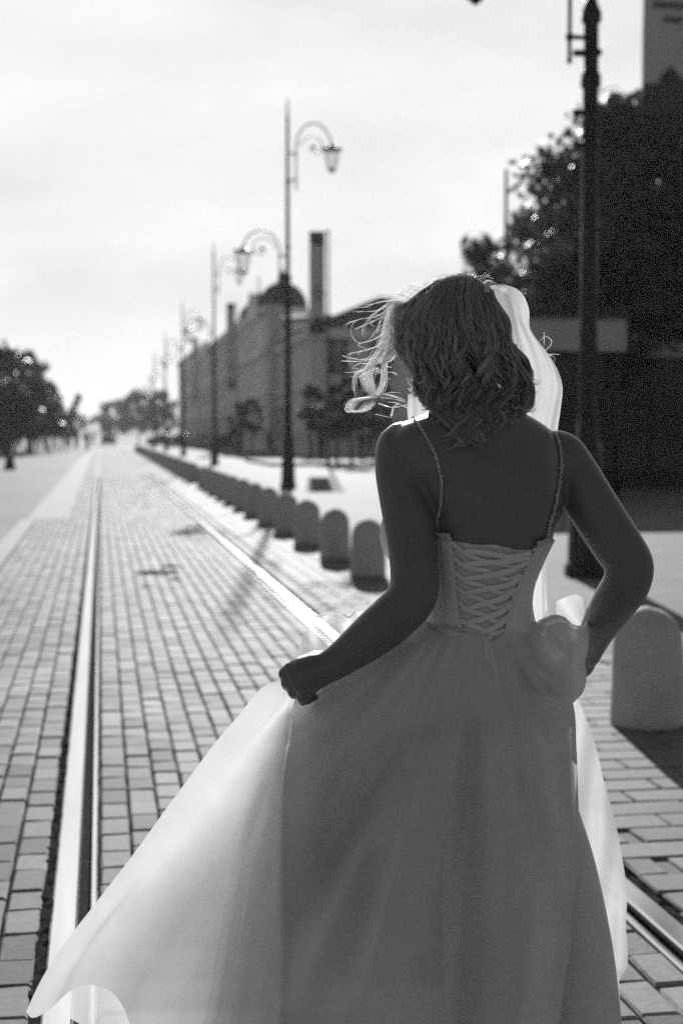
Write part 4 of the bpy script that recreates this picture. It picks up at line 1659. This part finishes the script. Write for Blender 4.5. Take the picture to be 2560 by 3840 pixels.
# left flare: starts frontal at the outer edge and turns away into a deep fold at xc
xl = np.interp(Y, [2552, 2700, 2975, 3228, 3396, 3557, 3679, 3794, 4300], [1045, 880, 666, 482, 352, 230, 153, 99, 60])
xc = np.interp(Y, [2560, 2650, 2900, 3300, 3840, 4600], [1100, 1085, 1062, 1050, 1045, 1040])
u = np.clip((X - xl) / np.maximum(xc - xl, 30), 0, 1)
wpx = np.maximum(xc - xl, 30)
Dm = np.minimum(1.2 * wpx / 2080.0, .56) * sstep(2540, 2800, Y)
flare = -Dm * (1 - np.sqrt(np.maximum(1 - .97 * u ** 2.4, 0))) / (1 - math.sqrt(.03))
relax = 1 - .70 * sstep(0, 700, X - xc)
A[:, :, 2] += np.where(X < xc, flare, -Dm * relax) * (1 - sstep(.86, 1.0, S))
# folds radiating from the waist
th = np.arctan2(X - 1800, np.maximum(Y - 2120, 60))
rad = sstep(2380, 3300, Y)
fold = (.010 * np.sin(th * 9 + .6) + .012 * np.sin(th * 15 + 2.2) + .006 * np.sin(th * 27 + 1.0 + .0006 * Y) + .004 * np.sin(th * 46 + .4 + .0012 * Y))
side = np.clip((X - xc - 20) / 150, 0, 1)
A[:, :, 2] += fold * (.45 + 2.3 * rad) * side * (1 - .6 * sstep(.9, 1, S)) * sstep(0, .05, TT)
# a sharper pressed crease on the fold line and two long ones over the back
A[:, :, 2] += -.012 * np.exp(-((X - xc) / 26.0) ** 2) * sstep(2700, 2900, Y)
for (x0, y0, x1, y1, w, a) in ((1655, 2380, 1500, 3000, 30, -.010), (1500, 3000, 1370, 4000, 40, -.012), (1740, 2420, 1600, 3300, 45, .009), (1850, 2550, 2060, 3050, 45, -.008), (1420, 2950, 1320, 3700, 40, .010),
                               (2010, 2480, 2100, 2900, 30, .006)):
    tpar = np.clip((Y - y0) / (y1 - y0), 0, 1)
    xx = x0 + (x1 - x0) * tpar
    A[:, :, 2] += a * np.exp(-((X - xx) / w) ** 2) * sstep(y0 - 40, y0 + 160, Y) * (1 - sstep(y1 - 100, y1 + 200, Y))
A[:, :, 2] += .012 * np.sin(X / 95 + Y / 160) * sstep(2900, 3500, Y) * (1 - side) * (1 - u)
skirt_o = patch('skirt', A, M['organza'], None)

# petticoat layers: closed bells, edges staggered to fade the sun through the top skirt
def bell(name, rows_, mat, seed):
    rr = crom(rows_, 46)
    out = []
    for k, (y_, x0, x1, d, b) in enumerate(rr):
        c = P((x0 + x1) / 2, y_, d)
        a = (x1 - x0) / 2 / FPX * d
        ring = []
        for j in range(90):
            t = 2 * math.pi * j / 90
            w = 1 + .05 * math.sin(9 * t + seed) * min(1, k / 25) + .03 * math.sin(17 * t + seed * 2) * min(1, k / 25)
            ring.append(c + RV * (a * math.cos(t) * w) + FH * (b * math.sin(t) * w))
        out.append(ring)
    me = grid_mesh(name, out, True, True)
    return part(name, me, mat, skirt_o)


def petti(k):
    return [(2326, 1560, 1976, 2.62, .084), (2430, 1395 + 16 * k, 2032 - 2 * k, 2.63, .112), (2560, 1240 + 22 * k, 2080 - 4 * k, 2.635, .13), (2640, 1120 + 28 * k, 2100 - 5 * k, 2.64, .140 - .003 * k),
            (3000, 940 + 36 * k, 2112 - 5 * k, 2.68, .18 - .005 * k), (3400, 840 + 46 * k, 2112 - 5 * k, 2.72, .22 - .006 * k), (3840, 760 + 54 * k, 2070 - 5 * k, 2.74, .26 - .007 * k), (4330, 720 + 58 * k, 2040 - 5 * k, 2.75, .29 - .007 * k)]


for k in range(6):
    bell('petticoat', petti(k + .25 * math.sin(k * 5)), M['net%d' % k], 1 + 1.7 * k)
bell('lining', petti(4.3), M['petticoat'], 4.1)  # unseen bell added to block the sun behind the middle of the skirt

# the top skirt always lies over what is under it
under = MB()
for o in [c for c in skirt_o.children] + [None]:
    me_ = o.data if o else torso_me
    sh = BASE if o else Vector((0, 0, 0))
    if o and o.name.startswith('petticoat') is False and o.name.startswith('lining') is False: continue
    under.add([v.co + sh for v in me_.vertices], [tuple(p.vertices) for p in me_.polygons])
UB = BVHTree.FromPolygons([Vector(v) for v in under.v], under.f)
lim = np.full(X.shape, 9.0)
for j in range(NV):
    for i in range(NU):
        d_ = ray(X[j, i], Y[j, i])
        h = UB.ray_cast(CAMP, d_.normalized())
        if h[0] is not None: lim[j, i] = (h[0] - CAMP).dot(FV)
D = A[:, :, 2]
need = np.maximum(D - (lim - .012), 0)
need[:3] = 0
for it in range(30):          # spread the push so that no edge prints through
    n2 = need.copy()
    n2[1:-1, 1:-1] = (need[1:-1, 1:-1] * 2 + need[:-2, 1:-1] + need[2:, 1:-1] + need[1:-1, :-2] + need[1:-1, 2:]) / 6
    need = np.maximum(n2, np.maximum(D - (lim - .008), 0) * (np.arange(NV)[:, None] > 3))
A[:, :, 2] = D - need
for v, (x, y_, d) in zip(skirt_o.data.vertices, A.reshape(-1, 3)):
    v.co = P(x, y_, d) - BASE
skirt_o.data.update()

# unseen layer added inside the skirt to block sun, waist to crease
SB = BVHTree.FromPolygons([P(*p) for p in A.reshape(-1, 3)], [tuple(p.vertices) for p in skirt_o.data.polygons])
topc = crom([(1120, 2556), (1230, 2475), (1330, 2395), (1450, 2322), (1560, 2305), (1660, 2345)], 60)
leftc = [(1120, 2556), (1066, 2700), (1044, 2900), (1040, 3300), (1040, 3700)]
rows = []
for j in range(70):
    v = j / 69
    lx0 = float(np.interp(2560 + v * 1140, [p[1] for p in leftc], [p[0] for p in leftc]))
    row = []
    for i in range(60):
        w_ = i / 59
        x = (lx0 + 10 * math.sin(j * .35)) * (1 - w_) + 1700 * w_ if v > 0 else topc[i][0]
        yb = 2560 + v * 1140
        k = min(1, v * 2.2)
        y_ = topc[i][1] * (1 - k) + yb * k if v < .4545 else yb
        x = topc[i][0] * (1 - k) + (lx0 + (1640 - lx0) * w_) * k
        h = SB.ray_cast(CAMP, ray(x, y_ + 4).normalized())
        d = (h[0] - CAMP).dot(FV) if h[0] is not None else 2.57
        row.append(P(x, y_, d + .022 + .01 * v))
    rows.append(row)
part('skirt_lining', grid_mesh('skirt_lining', rows), M['petticoat'], skirt_o)

# sheer front of the skirt, lifted by the left hand
T2 = [(1182, 2313, 2.70), (1230, 2306, 2.72), (1312, 2297, 2.73), (1376, 2287, 2.73), (1480, 2290, 2.71), (1600, 2330, 2.69)]
L2 = [(1182, 2313, 2.70), (1150, 2362, 2.68), (1122, 2425, 2.64), (1095, 2480, 2.59), (1058, 2545, 2.56)]
R2 = [(1600, 2330, 2.69), (1590, 2420, 2.70), (1560, 2520, 2.70), (1500, 2640, 2.72)]
B2 = [(1058, 2545, 2.56), (1150, 2600, 2.60), (1300, 2640, 2.66), (1500, 2640, 2.72)]
A2 = coons(T2, B2, L2, R2, 60, 50)
A2[:, :, 2] += .012 * np.sin(A2[:, :, 0] / 24 + A2[:, :, 1] / 60) + .006 * np.sin(A2[:, :, 0] / 11 - A2[:, :, 1] / 40)
front_o = patch('skirt_front', A2, M['sheer'], skirt_o)
mb = MB()
mb.tube([P(x, y_, d - .002) for x, y_, d in crom([(1182, 2313, 2.70), (1230, 2303, 2.72), (1300, 2300, 2.725), (1312, 2296, 2.73), (1376, 2287, 2.73), (1420, 2285, 2.72)], 40)], .0018, 8)
part('rolled_hem', mb.mesh('rolled_hem', True), M['sheer'], front_o)
# inside of the far hem showing under the train on the left
T3 = [(195, 3700, 3.02), (330, 3640, 3.02), (480, 3680, 3.0), (560, 3760, 2.97)]
B3 = [(191, 3786, 3.0), (230, 3802, 3.0), (290, 3834, 2.98), (420, 3940, 2.94), (620, 4050, 2.88)]
L3 = [(195, 3700, 3.02), (191, 3740, 3.01), (191, 3786, 3.0)]
R3 = [(560, 3760, 2.97), (590, 3900, 2.93), (620, 4050, 2.88)]
A3 = coons(T3, B3, L3, R3, 50, 40)
A3[:, :, 2] += .012 * np.sin(A3[:, :, 0] / 45 + .5)
patch('inner_hem', A3, M['sheer'], skirt_o)

# bright side panel on the right, and the shaded fold in front of it
T4 = [(2100, 2560, 2.70), (2145, 2590, 2.72), (2168, 2626, 2.74)]
L4 = [(2100, 2560, 2.70), (2080, 3000, 2.70), (2070, 3500, 2.70), (2060, 4200, 2.68)]
R4 = [(2168, 2626, 2.74), (2230, 2791, 2.80), (2263, 2931, 2.83), (2304, 3080, 2.85), (2337, 3253, 2.86), (2350, 3344, 2.86), (2345, 3467, 2.86), (2352, 3590, 2.85), (2347, 3632, 2.84), (2326, 3660, 2.82), (2322, 3760, 2.80), (2318, 3900, 2.78), (2310, 4200, 2.72)]
B4 = [(2060, 4200, 2.68), (2180, 4220, 2.70), (2310, 4200, 2.72)]
A4 = coons(T4, B4, L4, R4, 40, 120)
A4[:, :, 2] += .020 * np.sin(A4[:, :, 0] / 38 - A4[:, :, 1] / 260) + .010 * np.sin(A4[:, :, 0] / 17 + A4[:, :, 1] / 190)
patch('side_panel', A4, M['sheer_dense'], skirt_o)
T5 = [(2090, 2990, 2.60), (2140, 3010, 2.60), (2172, 3047, 2.60)]
L5 = [(2090, 2990, 2.60), (2080, 3500, 2.54), (2060, 4250, 2.46)]
R5 = [(2172, 3047, 2.60), (2222, 3203, 2.60), (2263, 3377, 2.59), (2296, 3550, 2.57), (2318, 3720, 2.55), (2329, 3840, 2.53), (2335, 4000, 2.50), (2340, 4250, 2.46)]
B5 = [(2060, 4250, 2.46), (2200, 4280, 2.44), (2340, 4250, 2.46)]
A5 = coons(T5, B5, L5, R5, 50, 90)
q5 = np.linspace(0, 1, 50)[None, :]
A5[:, :, 2] -= .05 * np.sin(math.pi * q5) * np.linspace(0, 1, 90)[:, None]
patch('side_fold', A5, M['organza'], skirt_o)
# unseen layer added to keep the sun off the side fold
A6 = A5.copy()
A6[:, :, 2] += .035
A6[:, :, 0] -= 6 + 26 * np.linspace(0, 1, 90)[:, None] * q5
patch('lining', A6, M['petticoat'], skirt_o)

# gathered cloth at the right hip, held by the right hand
T7 = [(1900, 2352, 2.555), (1985, 2341, 2.56), (2030, 2320, 2.57), (2070, 2304, 2.58), (2112, 2312, 2.585), (2150, 2342, 2.585), (2180, 2346, 2.60), (2202, 2325, 2.63)]
R7 = [(2202, 2325, 2.63), (2205, 2370, 2.62), (2206, 2425, 2.62), (2192, 2477, 2.61), (2198, 2537, 2.60), (2183, 2597, 2.585), (2150, 2634, 2.565)]
L7 = [(1900, 2352, 2.555), (1915, 2450, 2.54), (1930, 2560, 2.53), (1950, 2680, 2.53)]
B7 = [(1950, 2680, 2.53), (2030, 2700, 2.535), (2100, 2672, 2.55), (2150, 2634, 2.565)]
A7 = coons(T7, B7, L7, R7, 70, 70)
q = np.linspace(0, 1, 70)
pz = np.sin(math.pi * np.clip(q * .95 + .05, 0, 1))[None, :] * np.sin(math.pi * q)[:, None] ** .7
A7[:, :, 2] += .012
A7[:, :, 2] -= .066 * pz
xx, yy = A7[:, :, 0], A7[:, :, 1]
A7[:, :, 2] += (.009 * np.sin((yy - .75 * xx) / 24.0) + .004 * np.sin((yy - 1.3 * xx) / 13.0 + 1)) * pz
patch('gathered_cloth', A7, M['organza'], skirt_o)
A9_ = A7.copy()
A9_[:, :, 2] += .007
patch('gathered_lining', A9_, M['petticoat'], skirt_o)  # unseen layer added to stop sun shining through the gathered cloth
T8 = [(1982, 2342, 2.63), (2035, 2313, 2.68), (2052, 2282, 2.70), (2104, 2246, 2.71), (2173, 2234, 2.70), (2188, 2246, 2.69), (2196, 2285, 2.66)]
R8 = [(2196, 2285, 2.66), (2204, 2350, 2.66), (2205, 2420, 2.66), (2192, 2480, 2.66), (2180, 2600, 2.65)]
L8 = [(1982, 2342, 2.63), (1985, 2420, 2.66), (1990, 2520, 2.68), (2000, 2640, 2.70)]
B8 = [(2000, 2640, 2.70), (2090, 2650, 2.68), (2180, 2600, 2.65)]
A8 = coons(T8, B8, L8, R8, 60, 50)
A8[:, :, 2] += .010 * np.sin(A8[:, :, 0] / 22 - A8[:, :, 1] / 30)
patch('gathered_back', A8, M['sheer'], skirt_o)
# ---- veil
TV = [(1812, 1082, 2.60), (1835, 1074, 2.61), (1870, 1070, 2.64), (1904, 1072, 2.68), (1947, 1091, 2.71), (1968, 1118, 2.72)]
RV_ = [(1968, 1118, 2.72), (1982, 1160, 2.73), (1986, 1230, 2.745), (2007, 1267, 2.75), (2050, 1321, 2.76), (2092, 1394, 2.78), (2107, 1450, 2.80), (2101, 1527, 2.82), (2089, 1612, 2.84), (2080, 1750, 2.86), (2070, 1900, 2.86), (2052, 2030, 2.84), (2046, 2200, 2.82), (2060, 2380, 2.80)]
LV_ = [(1812, 1082, 2.60), (1850, 1200, 2.68), (1870, 1320, 2.74), (1885, 1450, 2.80), (1880, 1600, 2.86), (1860, 1800, 2.88), (1870, 2050, 2.86), (1900, 2380, 2.80)]
BV = [(1900, 2380, 2.80), (1980, 2385, 2.81), (2060, 2380, 2.80)]
AV = coons(TV, BV, LV_, RV_, 60, 150)
tv = np.linspace(0, 1, 150)[:, None]
sv = np.linspace(0, 1, 60)[None, :]
AV[:, :, 2] += (.010 * np.sin(sv * 6 + 1 + tv * 2) + .0028 * np.sin(sv * 27 + tv * 11) * (.4 + sv)) * sstep(0, .2, tv)
veil_o = patch('veil', AV, M['veil'], None)
# second, inner layer of the veil lying nearer the hair
T9 = [(1812, 1084, 2.60), (1840, 1080, 2.60), (1880, 1090, 2.62), (1905, 1110, 2.64)]
R9 = [(1905, 1110, 2.64), (1930, 1180, 2.66), (1945, 1260, 2.68), (1962, 1320, 2.70), (1982, 1390, 2.72), (2000, 1450, 2.75), (2010, 1540, 2.80)]
L9 = [(1812, 1084, 2.60), (1840, 1220, 2.66), (1860, 1380, 2.73), (1870, 1540, 2.80)]
B9 = [(1870, 1540, 2.80), (1940, 1545, 2.80), (2010, 1540, 2.80)]
A9 = coons(T9, B9, L9, R9, 40, 70)
A9[:, :, 2] += .006 * np.sin(np.linspace(0, 1, 40)[None, :] * 7)
patch('veil_layer', A9, M['veil'], veil_o)
# left tip of the veil under the chin
T10 = [(1530, 1480, 2.86), (1600, 1500, 2.86), (1680, 1520, 2.86)]
B10 = [(1545, 1700, 2.88), (1620, 1720, 2.88), (1700, 1720, 2.88)]
A10 = coons(T10, B10, [T10[0], (1526, 1530, 2.86), (1530, 1580, 2.87), B10[0]], [T10[-1], B10[-1]], 24, 24)
A10[:, :, 2] += .006 * np.sin(A10[:, :, 0] / 9)
patch('veil_tip', A10, M['veil'], veil_o)
mb = MB()
for k in range(9):
    mb.ball(P(1822 + 3 * math.sin(k * 2), 1074 + k * 6, 2.59 + .002 * (k % 3)), .006, 8, 6)
part('hair_comb', mb.mesh('hair_comb', True), M['bead'], veil_o)

# ---- hair
hv, hf_, hr = [], [], []
rh = random.Random(5)


def strand(pts, r0, shade, n=3):
    """one strand as a thin twisted ribbon"""
    b = len(hv)
    N = len(pts)
    tw0, tw1 = rh.uniform(0, 6.28), rh.uniform(-1.5, 1.5)
    u0 = None
    for i, p in enumerate(pts):
        t = pts[min(i + 1, N - 1)] - pts[max(i - 1, 0)]
        t.normalize()
        u = t.cross(Vector((.3, .1, .9))) if u0 is None else u0 - t * u0.dot(t)
        if u.length < 1e-4: u = t.orthogonal()
        u.normalize()
        u0 = u
        w = t.cross(u)
        a = tw0 + tw1 * i / N
        e = (u * math.cos(a) + w * math.sin(a)) * (r0 * (1 - .55 * (i / (N - 1)) ** 2))
        hv.append(tuple(p + e))
        hv.append(tuple(p - e))
    for i in range(N - 1):
        hf_.append((b + i * 2, b + i * 2 + 1, b + i * 2 + 3, b + i * 2 + 2))
        hr.append(shade)


def lock(ctrl, count, spread_px, spread_d, r=.00085, nseg=18, taper=.55, jit=2.0, shade=None, flare=0.0):
    """a lock: strands around a guide curve of (x, y, depth)"""
    c = crom(ctrl, nseg)
    sh0 = rh.random() if shade is None else shade
    for _ in range(count):
        a, q = rh.uniform(0, 6.283), math.sqrt(rh.random())
        dx, dd = math.cos(a) * q, math.sin(a) * q
        ph, am = rh.uniform(0, 6.28), rh.uniform(0, jit)
        cut = rh.uniform(.86, 1.0)
        fl = rh.gauss(0, flare)
        pts = []
        for i in range(nseg):
            u = i / (nseg - 1) * cut
            k = u * (nseg - 1)
            i0 = min(int(k), nseg - 2)
            g = c[i0] * (1 - (k - i0)) + c[i0 + 1] * (k - i0)
            s = 1 - taper * u
            pts.append(P(g[0] + dx * spread_px * s + am * math.sin(ph + u * 9) + fl * u * u, g[1] + am * .5 * math.cos(ph + u * 8), g[2] + dd * spread_d * s))
        strand(pts, r * rh.uniform(.7, 1.3), min(1, max(0, sh0 * .75 + rh.uniform(0, .25))))


def back_depth(x, y_):
    """depth of the hair mass over the back of the head and neck"""
    ex = (x - 1735) / 225.0
    if y_ < 1290:
        ey = (y_ - 1290) / 262.0
    else:
        ey = (y_ - 1290) / 900.0
    k = max(0.0, 1 - ex * ex - ey * ey)
    base = 2.665 - .118 * math.sqrt(k)
    if y_ > 1400: base = min(base, 2.575 + .06 * abs(ex) ** 2 - .0001 * (y_ - 1400))
    return base


XL = [(1030, 1690), (1060, 1570), (1090, 1520), (1130, 1492), (1200, 1484), (1280, 1490), (1350, 1510), (1420, 1538), (1480, 1560), (1560, 1610), (1640, 1660)]
XR = [(1028, 1760), (1045, 1815), (1075, 1850), (1130, 1885), (1200, 1905), (1280, 1925), (1340, 1955), (1400, 1985), (1450, 2000), (1500, 1998), (1560, 1965), (1640, 1860)]
lx = lambda y_: float(np.interp(y_, [a for a, b in XL], [b for a, b in XL]))
rx_ = lambda y_: float(np.interp(y_, [a for a, b in XR], [b for a, b in XR]))
NL = 240
for k in range(NL):
    u = (k + rh.uniform(0, 1)) / NL
    u = min(max(u, .012), .988)
    yend = 1590 + 62 * math.exp(-((u - .42) / .22) ** 2) - 85 * max(0, u - .76) / .24 - 105 * max(0, .24 - u) / .24 + rh.uniform(-95, 24)
    xroot = 1728 + 215 * (u - .5) + rh.uniform(-8, 8)
    yroot = 1030 + rh.uniform(0, 14) + 62 * abs(2 * u - 1) ** 2.2 - 6 * (u > .45) * (u < .7)
    # neighbouring locks share their wave, so the hair falls in broad curls
    ph = 3.4 * math.sin(u * 8.0 + .5) + 1.4 * math.sin(u * 19 + 1) + rh.uniform(-.45, .45)
    wl = 190 + 34 * math.sin(u * 13) + rh.uniform(-20, 20)
    amp = rh.uniform(16, 40)
    dl = rh.uniform(0, .030)
    ctrl = []
    for j in range(17):
        v = j / 16
        y_ = yroot + (yend - yroot) * v
        xe = lx(y_) + (rx_(y_) - lx(y_)) * u
        fan = float(sstep(-.05, .34, v))
        x = xroot * (1 - fan) + xe * fan
        ramp_ = float(sstep(.20, .66, v)) * (1 + .35 * v)
        edge = 1 - .6 * abs(2 * u - 1) ** 3
        x += amp * edge * ramp_ * math.sin(2 * math.pi * (y_ - 1250) / wl + ph)
        d = back_depth(x, y_) + dl * fan - .008 + .015 * ramp_ * math.cos(2 * math.pi * (y_ - 1250) / wl + ph)
        if y_ > 1450:
            h = TB.ray_cast(CAMP, ray(x, y_ + 12).normalized())
            if h[0] is not None: d = min(d, (h[0] - CAMP).dot(FV) - .010 - .3 * dl)
        ctrl.append((x, y_, d))
    x, y_, d = ctrl[-1]
    sg = rh.choice((-1, 1, 1))
    ctrl.append((x + sg * rh.uniform(10, 26), y_ + rh.uniform(0, 14), d + .002))
    ctrl.append((x + sg * rh.uniform(24, 42), y_ + rh.uniform(-14, 14), d + .003))
    lock(ctrl, 46, rh.uniform(7, 17), .009, .00055, 26, .58, 2.0, flare=5, shade=rh.random() ** 1.2)
# loose single hairs over the mass
for k in range(150):
    u = rh.random()
    y0_ = rh.uniform(1060, 1350)
    x0_ = lx(y0_) + (rx_(y0_) - lx(y0_)) * u
    L_ = rh.uniform(120, 330)
    pts = []
    ph = rh.uniform(0, 6)
    for j in range(7):
        y_ = min(y0_ + L_ * j / 6, 1650)
        x = lx(y_) + (rx_(y_) - lx(y_)) * u + rh.uniform(6, 22) * math.sin(j * 1.1 + ph) * j / 3
        pts.append((x, y_, back_depth(x, y_) - .016))
    lock(pts, 2, 3, .003, .00045, 20, .2, 1.2, shade=rh.uniform(.5, 1))
# hair drawn over the top of the head towards the left temple
for k in range(26):
    u = rh.random()
    x1, y1 = 1492 + 150 * u, 1128 - 78 * u
    lock([(1745 - 30 * u + rh.uniform(-10, 10), 1050 + rh.uniform(-4, 6), 2.64), (1690 - 20 * u, 1044 + 10 * (1 - u), 2.65), (1600 + 40 * u, 1080 - 26 * u, 2.655), (x1 + 26, y1 + 10, 2.66), (x1, y1 + 26, 2.64), (x1 - 4, y1 + 90, 2.64)], 22, 8, .016, .00085, 18, .3, 2.0, flare=4)
# the darker under volume so that no gap shows through
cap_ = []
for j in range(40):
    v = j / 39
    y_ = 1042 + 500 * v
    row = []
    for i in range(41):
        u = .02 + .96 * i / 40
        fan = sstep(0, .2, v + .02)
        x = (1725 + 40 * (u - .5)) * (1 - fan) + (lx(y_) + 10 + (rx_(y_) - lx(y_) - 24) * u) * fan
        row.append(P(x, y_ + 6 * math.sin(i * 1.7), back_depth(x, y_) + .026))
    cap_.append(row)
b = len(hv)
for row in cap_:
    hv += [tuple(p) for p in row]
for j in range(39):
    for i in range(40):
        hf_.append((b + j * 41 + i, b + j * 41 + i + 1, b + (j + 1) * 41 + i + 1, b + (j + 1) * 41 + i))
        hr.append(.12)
# right lower loop standing off over the veil
for k in range(9):
    o_ = rh.uniform(-9, 9)
    lock([(1925 + o_, 1290, 2.62), (1935 + o_, 1350, 2.615), (1968 + o_, 1400, 2.61), (1994 + o_, 1445, 2.61), (1998 + o_ * .6, 1490, 2.61), (1982 + o_ * .6, 1535, 2.615), (1950, 1556 + o_, 2.62), (1915, 1540 + o_, 2.625), (1905, 1500, 2.63)], 26, 9, .008, .0008, 22, .4, 2)
# locks blown to the left, coloured paler to add to the sun through them
Z4 = lambda a: (1280 + .3316 * a[0], 1000 + .3316 * a[1])
G = [([(660, 370), (570, 520), (525, 700), (455, 900), (355, 1060), (292, 1150), (272, 1250), (335, 1400), (380, 1500)], 52, 18),
     ([(650, 400), (590, 600), (570, 800), (480, 950), (385, 1060), (320, 1180), (335, 1380), (365, 1470), (300, 1480), (160, 1510), (85, 1600)], 52, 16),
     ([(650, 450), (625, 700), (600, 900), (520, 1000), (490, 1120), (480, 1300), (440, 1420), (360, 1480), (180, 1510), (95, 1580), (100, 1640), (200, 1640), (300, 1600), (370, 1500)], 64, 12),
     ([(640, 420), (615, 560), (600, 720), (585, 850), (540, 960), (470, 1040), (380, 1110)], 60, 19),
     ([(660, 380), (630, 520), (625, 700), (615, 860), (640, 960)], 56, 15),
     ([(640, 380), (560, 430), (540, 560), (500, 760), (430, 920)], 44, 18),
     ([(620, 480), (600, 700), (560, 860), (470, 1010), (300, 1160), (170, 1210), (150, 1300), (160, 1480)], 16, 6)]
for g, n_, sp in G:
    pts = [(*Z4(p), 2.665 + .012 * math.sin(i * 1.3)) for i, p in enumerate(g)]
    lock(pts, n_, sp * 1.15, .020, .00036, 30, .40, 4.5, shade=.95, flare=12)
W = ['600,330 400,350 240,385 100,355', '590,380 420,400 250,460 120,460', '560,420 380,500 200,510 110,515', '550,470 400,560 200,600 60,660 40,730', '540,520 350,620 140,715',
     '530,560 330,560 330,650 400,690', '500,620 380,740 280,850 180,860 120,780 130,650 280,560', '480,760 300,850 190,880 300,950', '430,900 300,940 190,980 220,1010', '400,990 250,1050 100,1030 -20,1000',
     '380,1040 200,1070 -20,1065', '330,1120 150,1190 -20,1195', '300,1180 180,1200 150,1280 160,1480', '260,1230 250,1330 290,1430', '420,1130 380,1250 370,1400', '450,1450 560,1420 680,1430',
     '460,1450 600,1470 740,1520', '420,1550 560,1590 740,1560', '390,1670 580,1710', '740,1600 600,1540 500,1530', '560,1690 580,1600 640,1530', '640,980 560,1060 440,1100', '650,960 520,1060 400,1110',
     '700,300 560,320 420,300 300,310', '640,340 520,390 380,420 240,440', '600,360 470,450 350,560 250,700 260,800', '620,420 520,520 430,640 400,760', '480,1130 590,1140', '500,1200 600,1200 650,1240 640,1260',
     '480,1250 560,1280', '420,1430 560,1450 700,1490', '450,1480 620,1500 740,1530', '330,1150 200,1250 100,1240', '360,1100 180,1110 150,1140 250,1160', '570,600 460,700 380,740', '520,700 430,880 200,960 90,990 160,1190']
for w_ in W:
    pts = [(*Z4(tuple(float(v) for v in p.split(','))), 2.66 + rh.uniform(-.03, .03)) for p in w_.split()]
    lock(pts, rh.choice((3, 4, 6)), 4.5, .010, .00042, 22, .1, 2.2, shade=.95, flare=6)  # wisps share the pale tone that stands in for sunlight
# short flyaways on the crown, left and top
for k in range(70):
    u = rh.random()
    x, y_ = (1490 + 200 * u, 1122 - 88 * u ** .8)
    L_ = rh.uniform(15, 70)
    lock([(x + 40, y_ + 14, 2.65), (x + 12, y_ - 2, 2.655), (x - L_ * .5, y_ - rh.uniform(2, 14), 2.66), (x - L_, y_ + rh.uniform(-10, 18), 2.665)], 1, 3, .012, .00045, 10, .2, 1.0, shade=.85)
for k in range(40):
    x = rh.uniform(1640, 1870)
    y_ = 1032 + max(0, (x - 1770)) * .45
    lock([(x - 20, y_ + 14, 2.63), (x + rh.uniform(-10, 30), y_ - rh.uniform(0, 6), 2.635), (x + rh.uniform(20, 80), y_ + rh.uniform(4, 34), 2.63)], 1, 4, .01, .00045, 10, .2, 1.0, shade=.6)
# stray curls against the dark on the right
for pts in ([(2010, 1290), (2050, 1262), (2068, 1280), (2052, 1308), (2038, 1316)], [(2038, 1246), (2038, 1300)], [(2050, 1330), (2075, 1328), (2098, 1330)], [(2055, 1330), (2076, 1340), (2080, 1362)], [(1990, 1430), (2012, 1440), (2005, 1452)]):
    lock([(x, y_, 2.66) for x, y_ in pts], 3, 2, .003, .0006, 14, .1, 1, shade=.8)
hme = bpy.data.meshes.new('hair')
hme.from_pydata(hv, [], hf_)
at = hme.attributes.new('rnd', 'FLOAT', 'FACE')
at.data.foreach_set('value', hr)
hme.polygons.foreach_set('use_smooth', [True] * len(hme.polygons))
part('hair', hme, M['hair'])
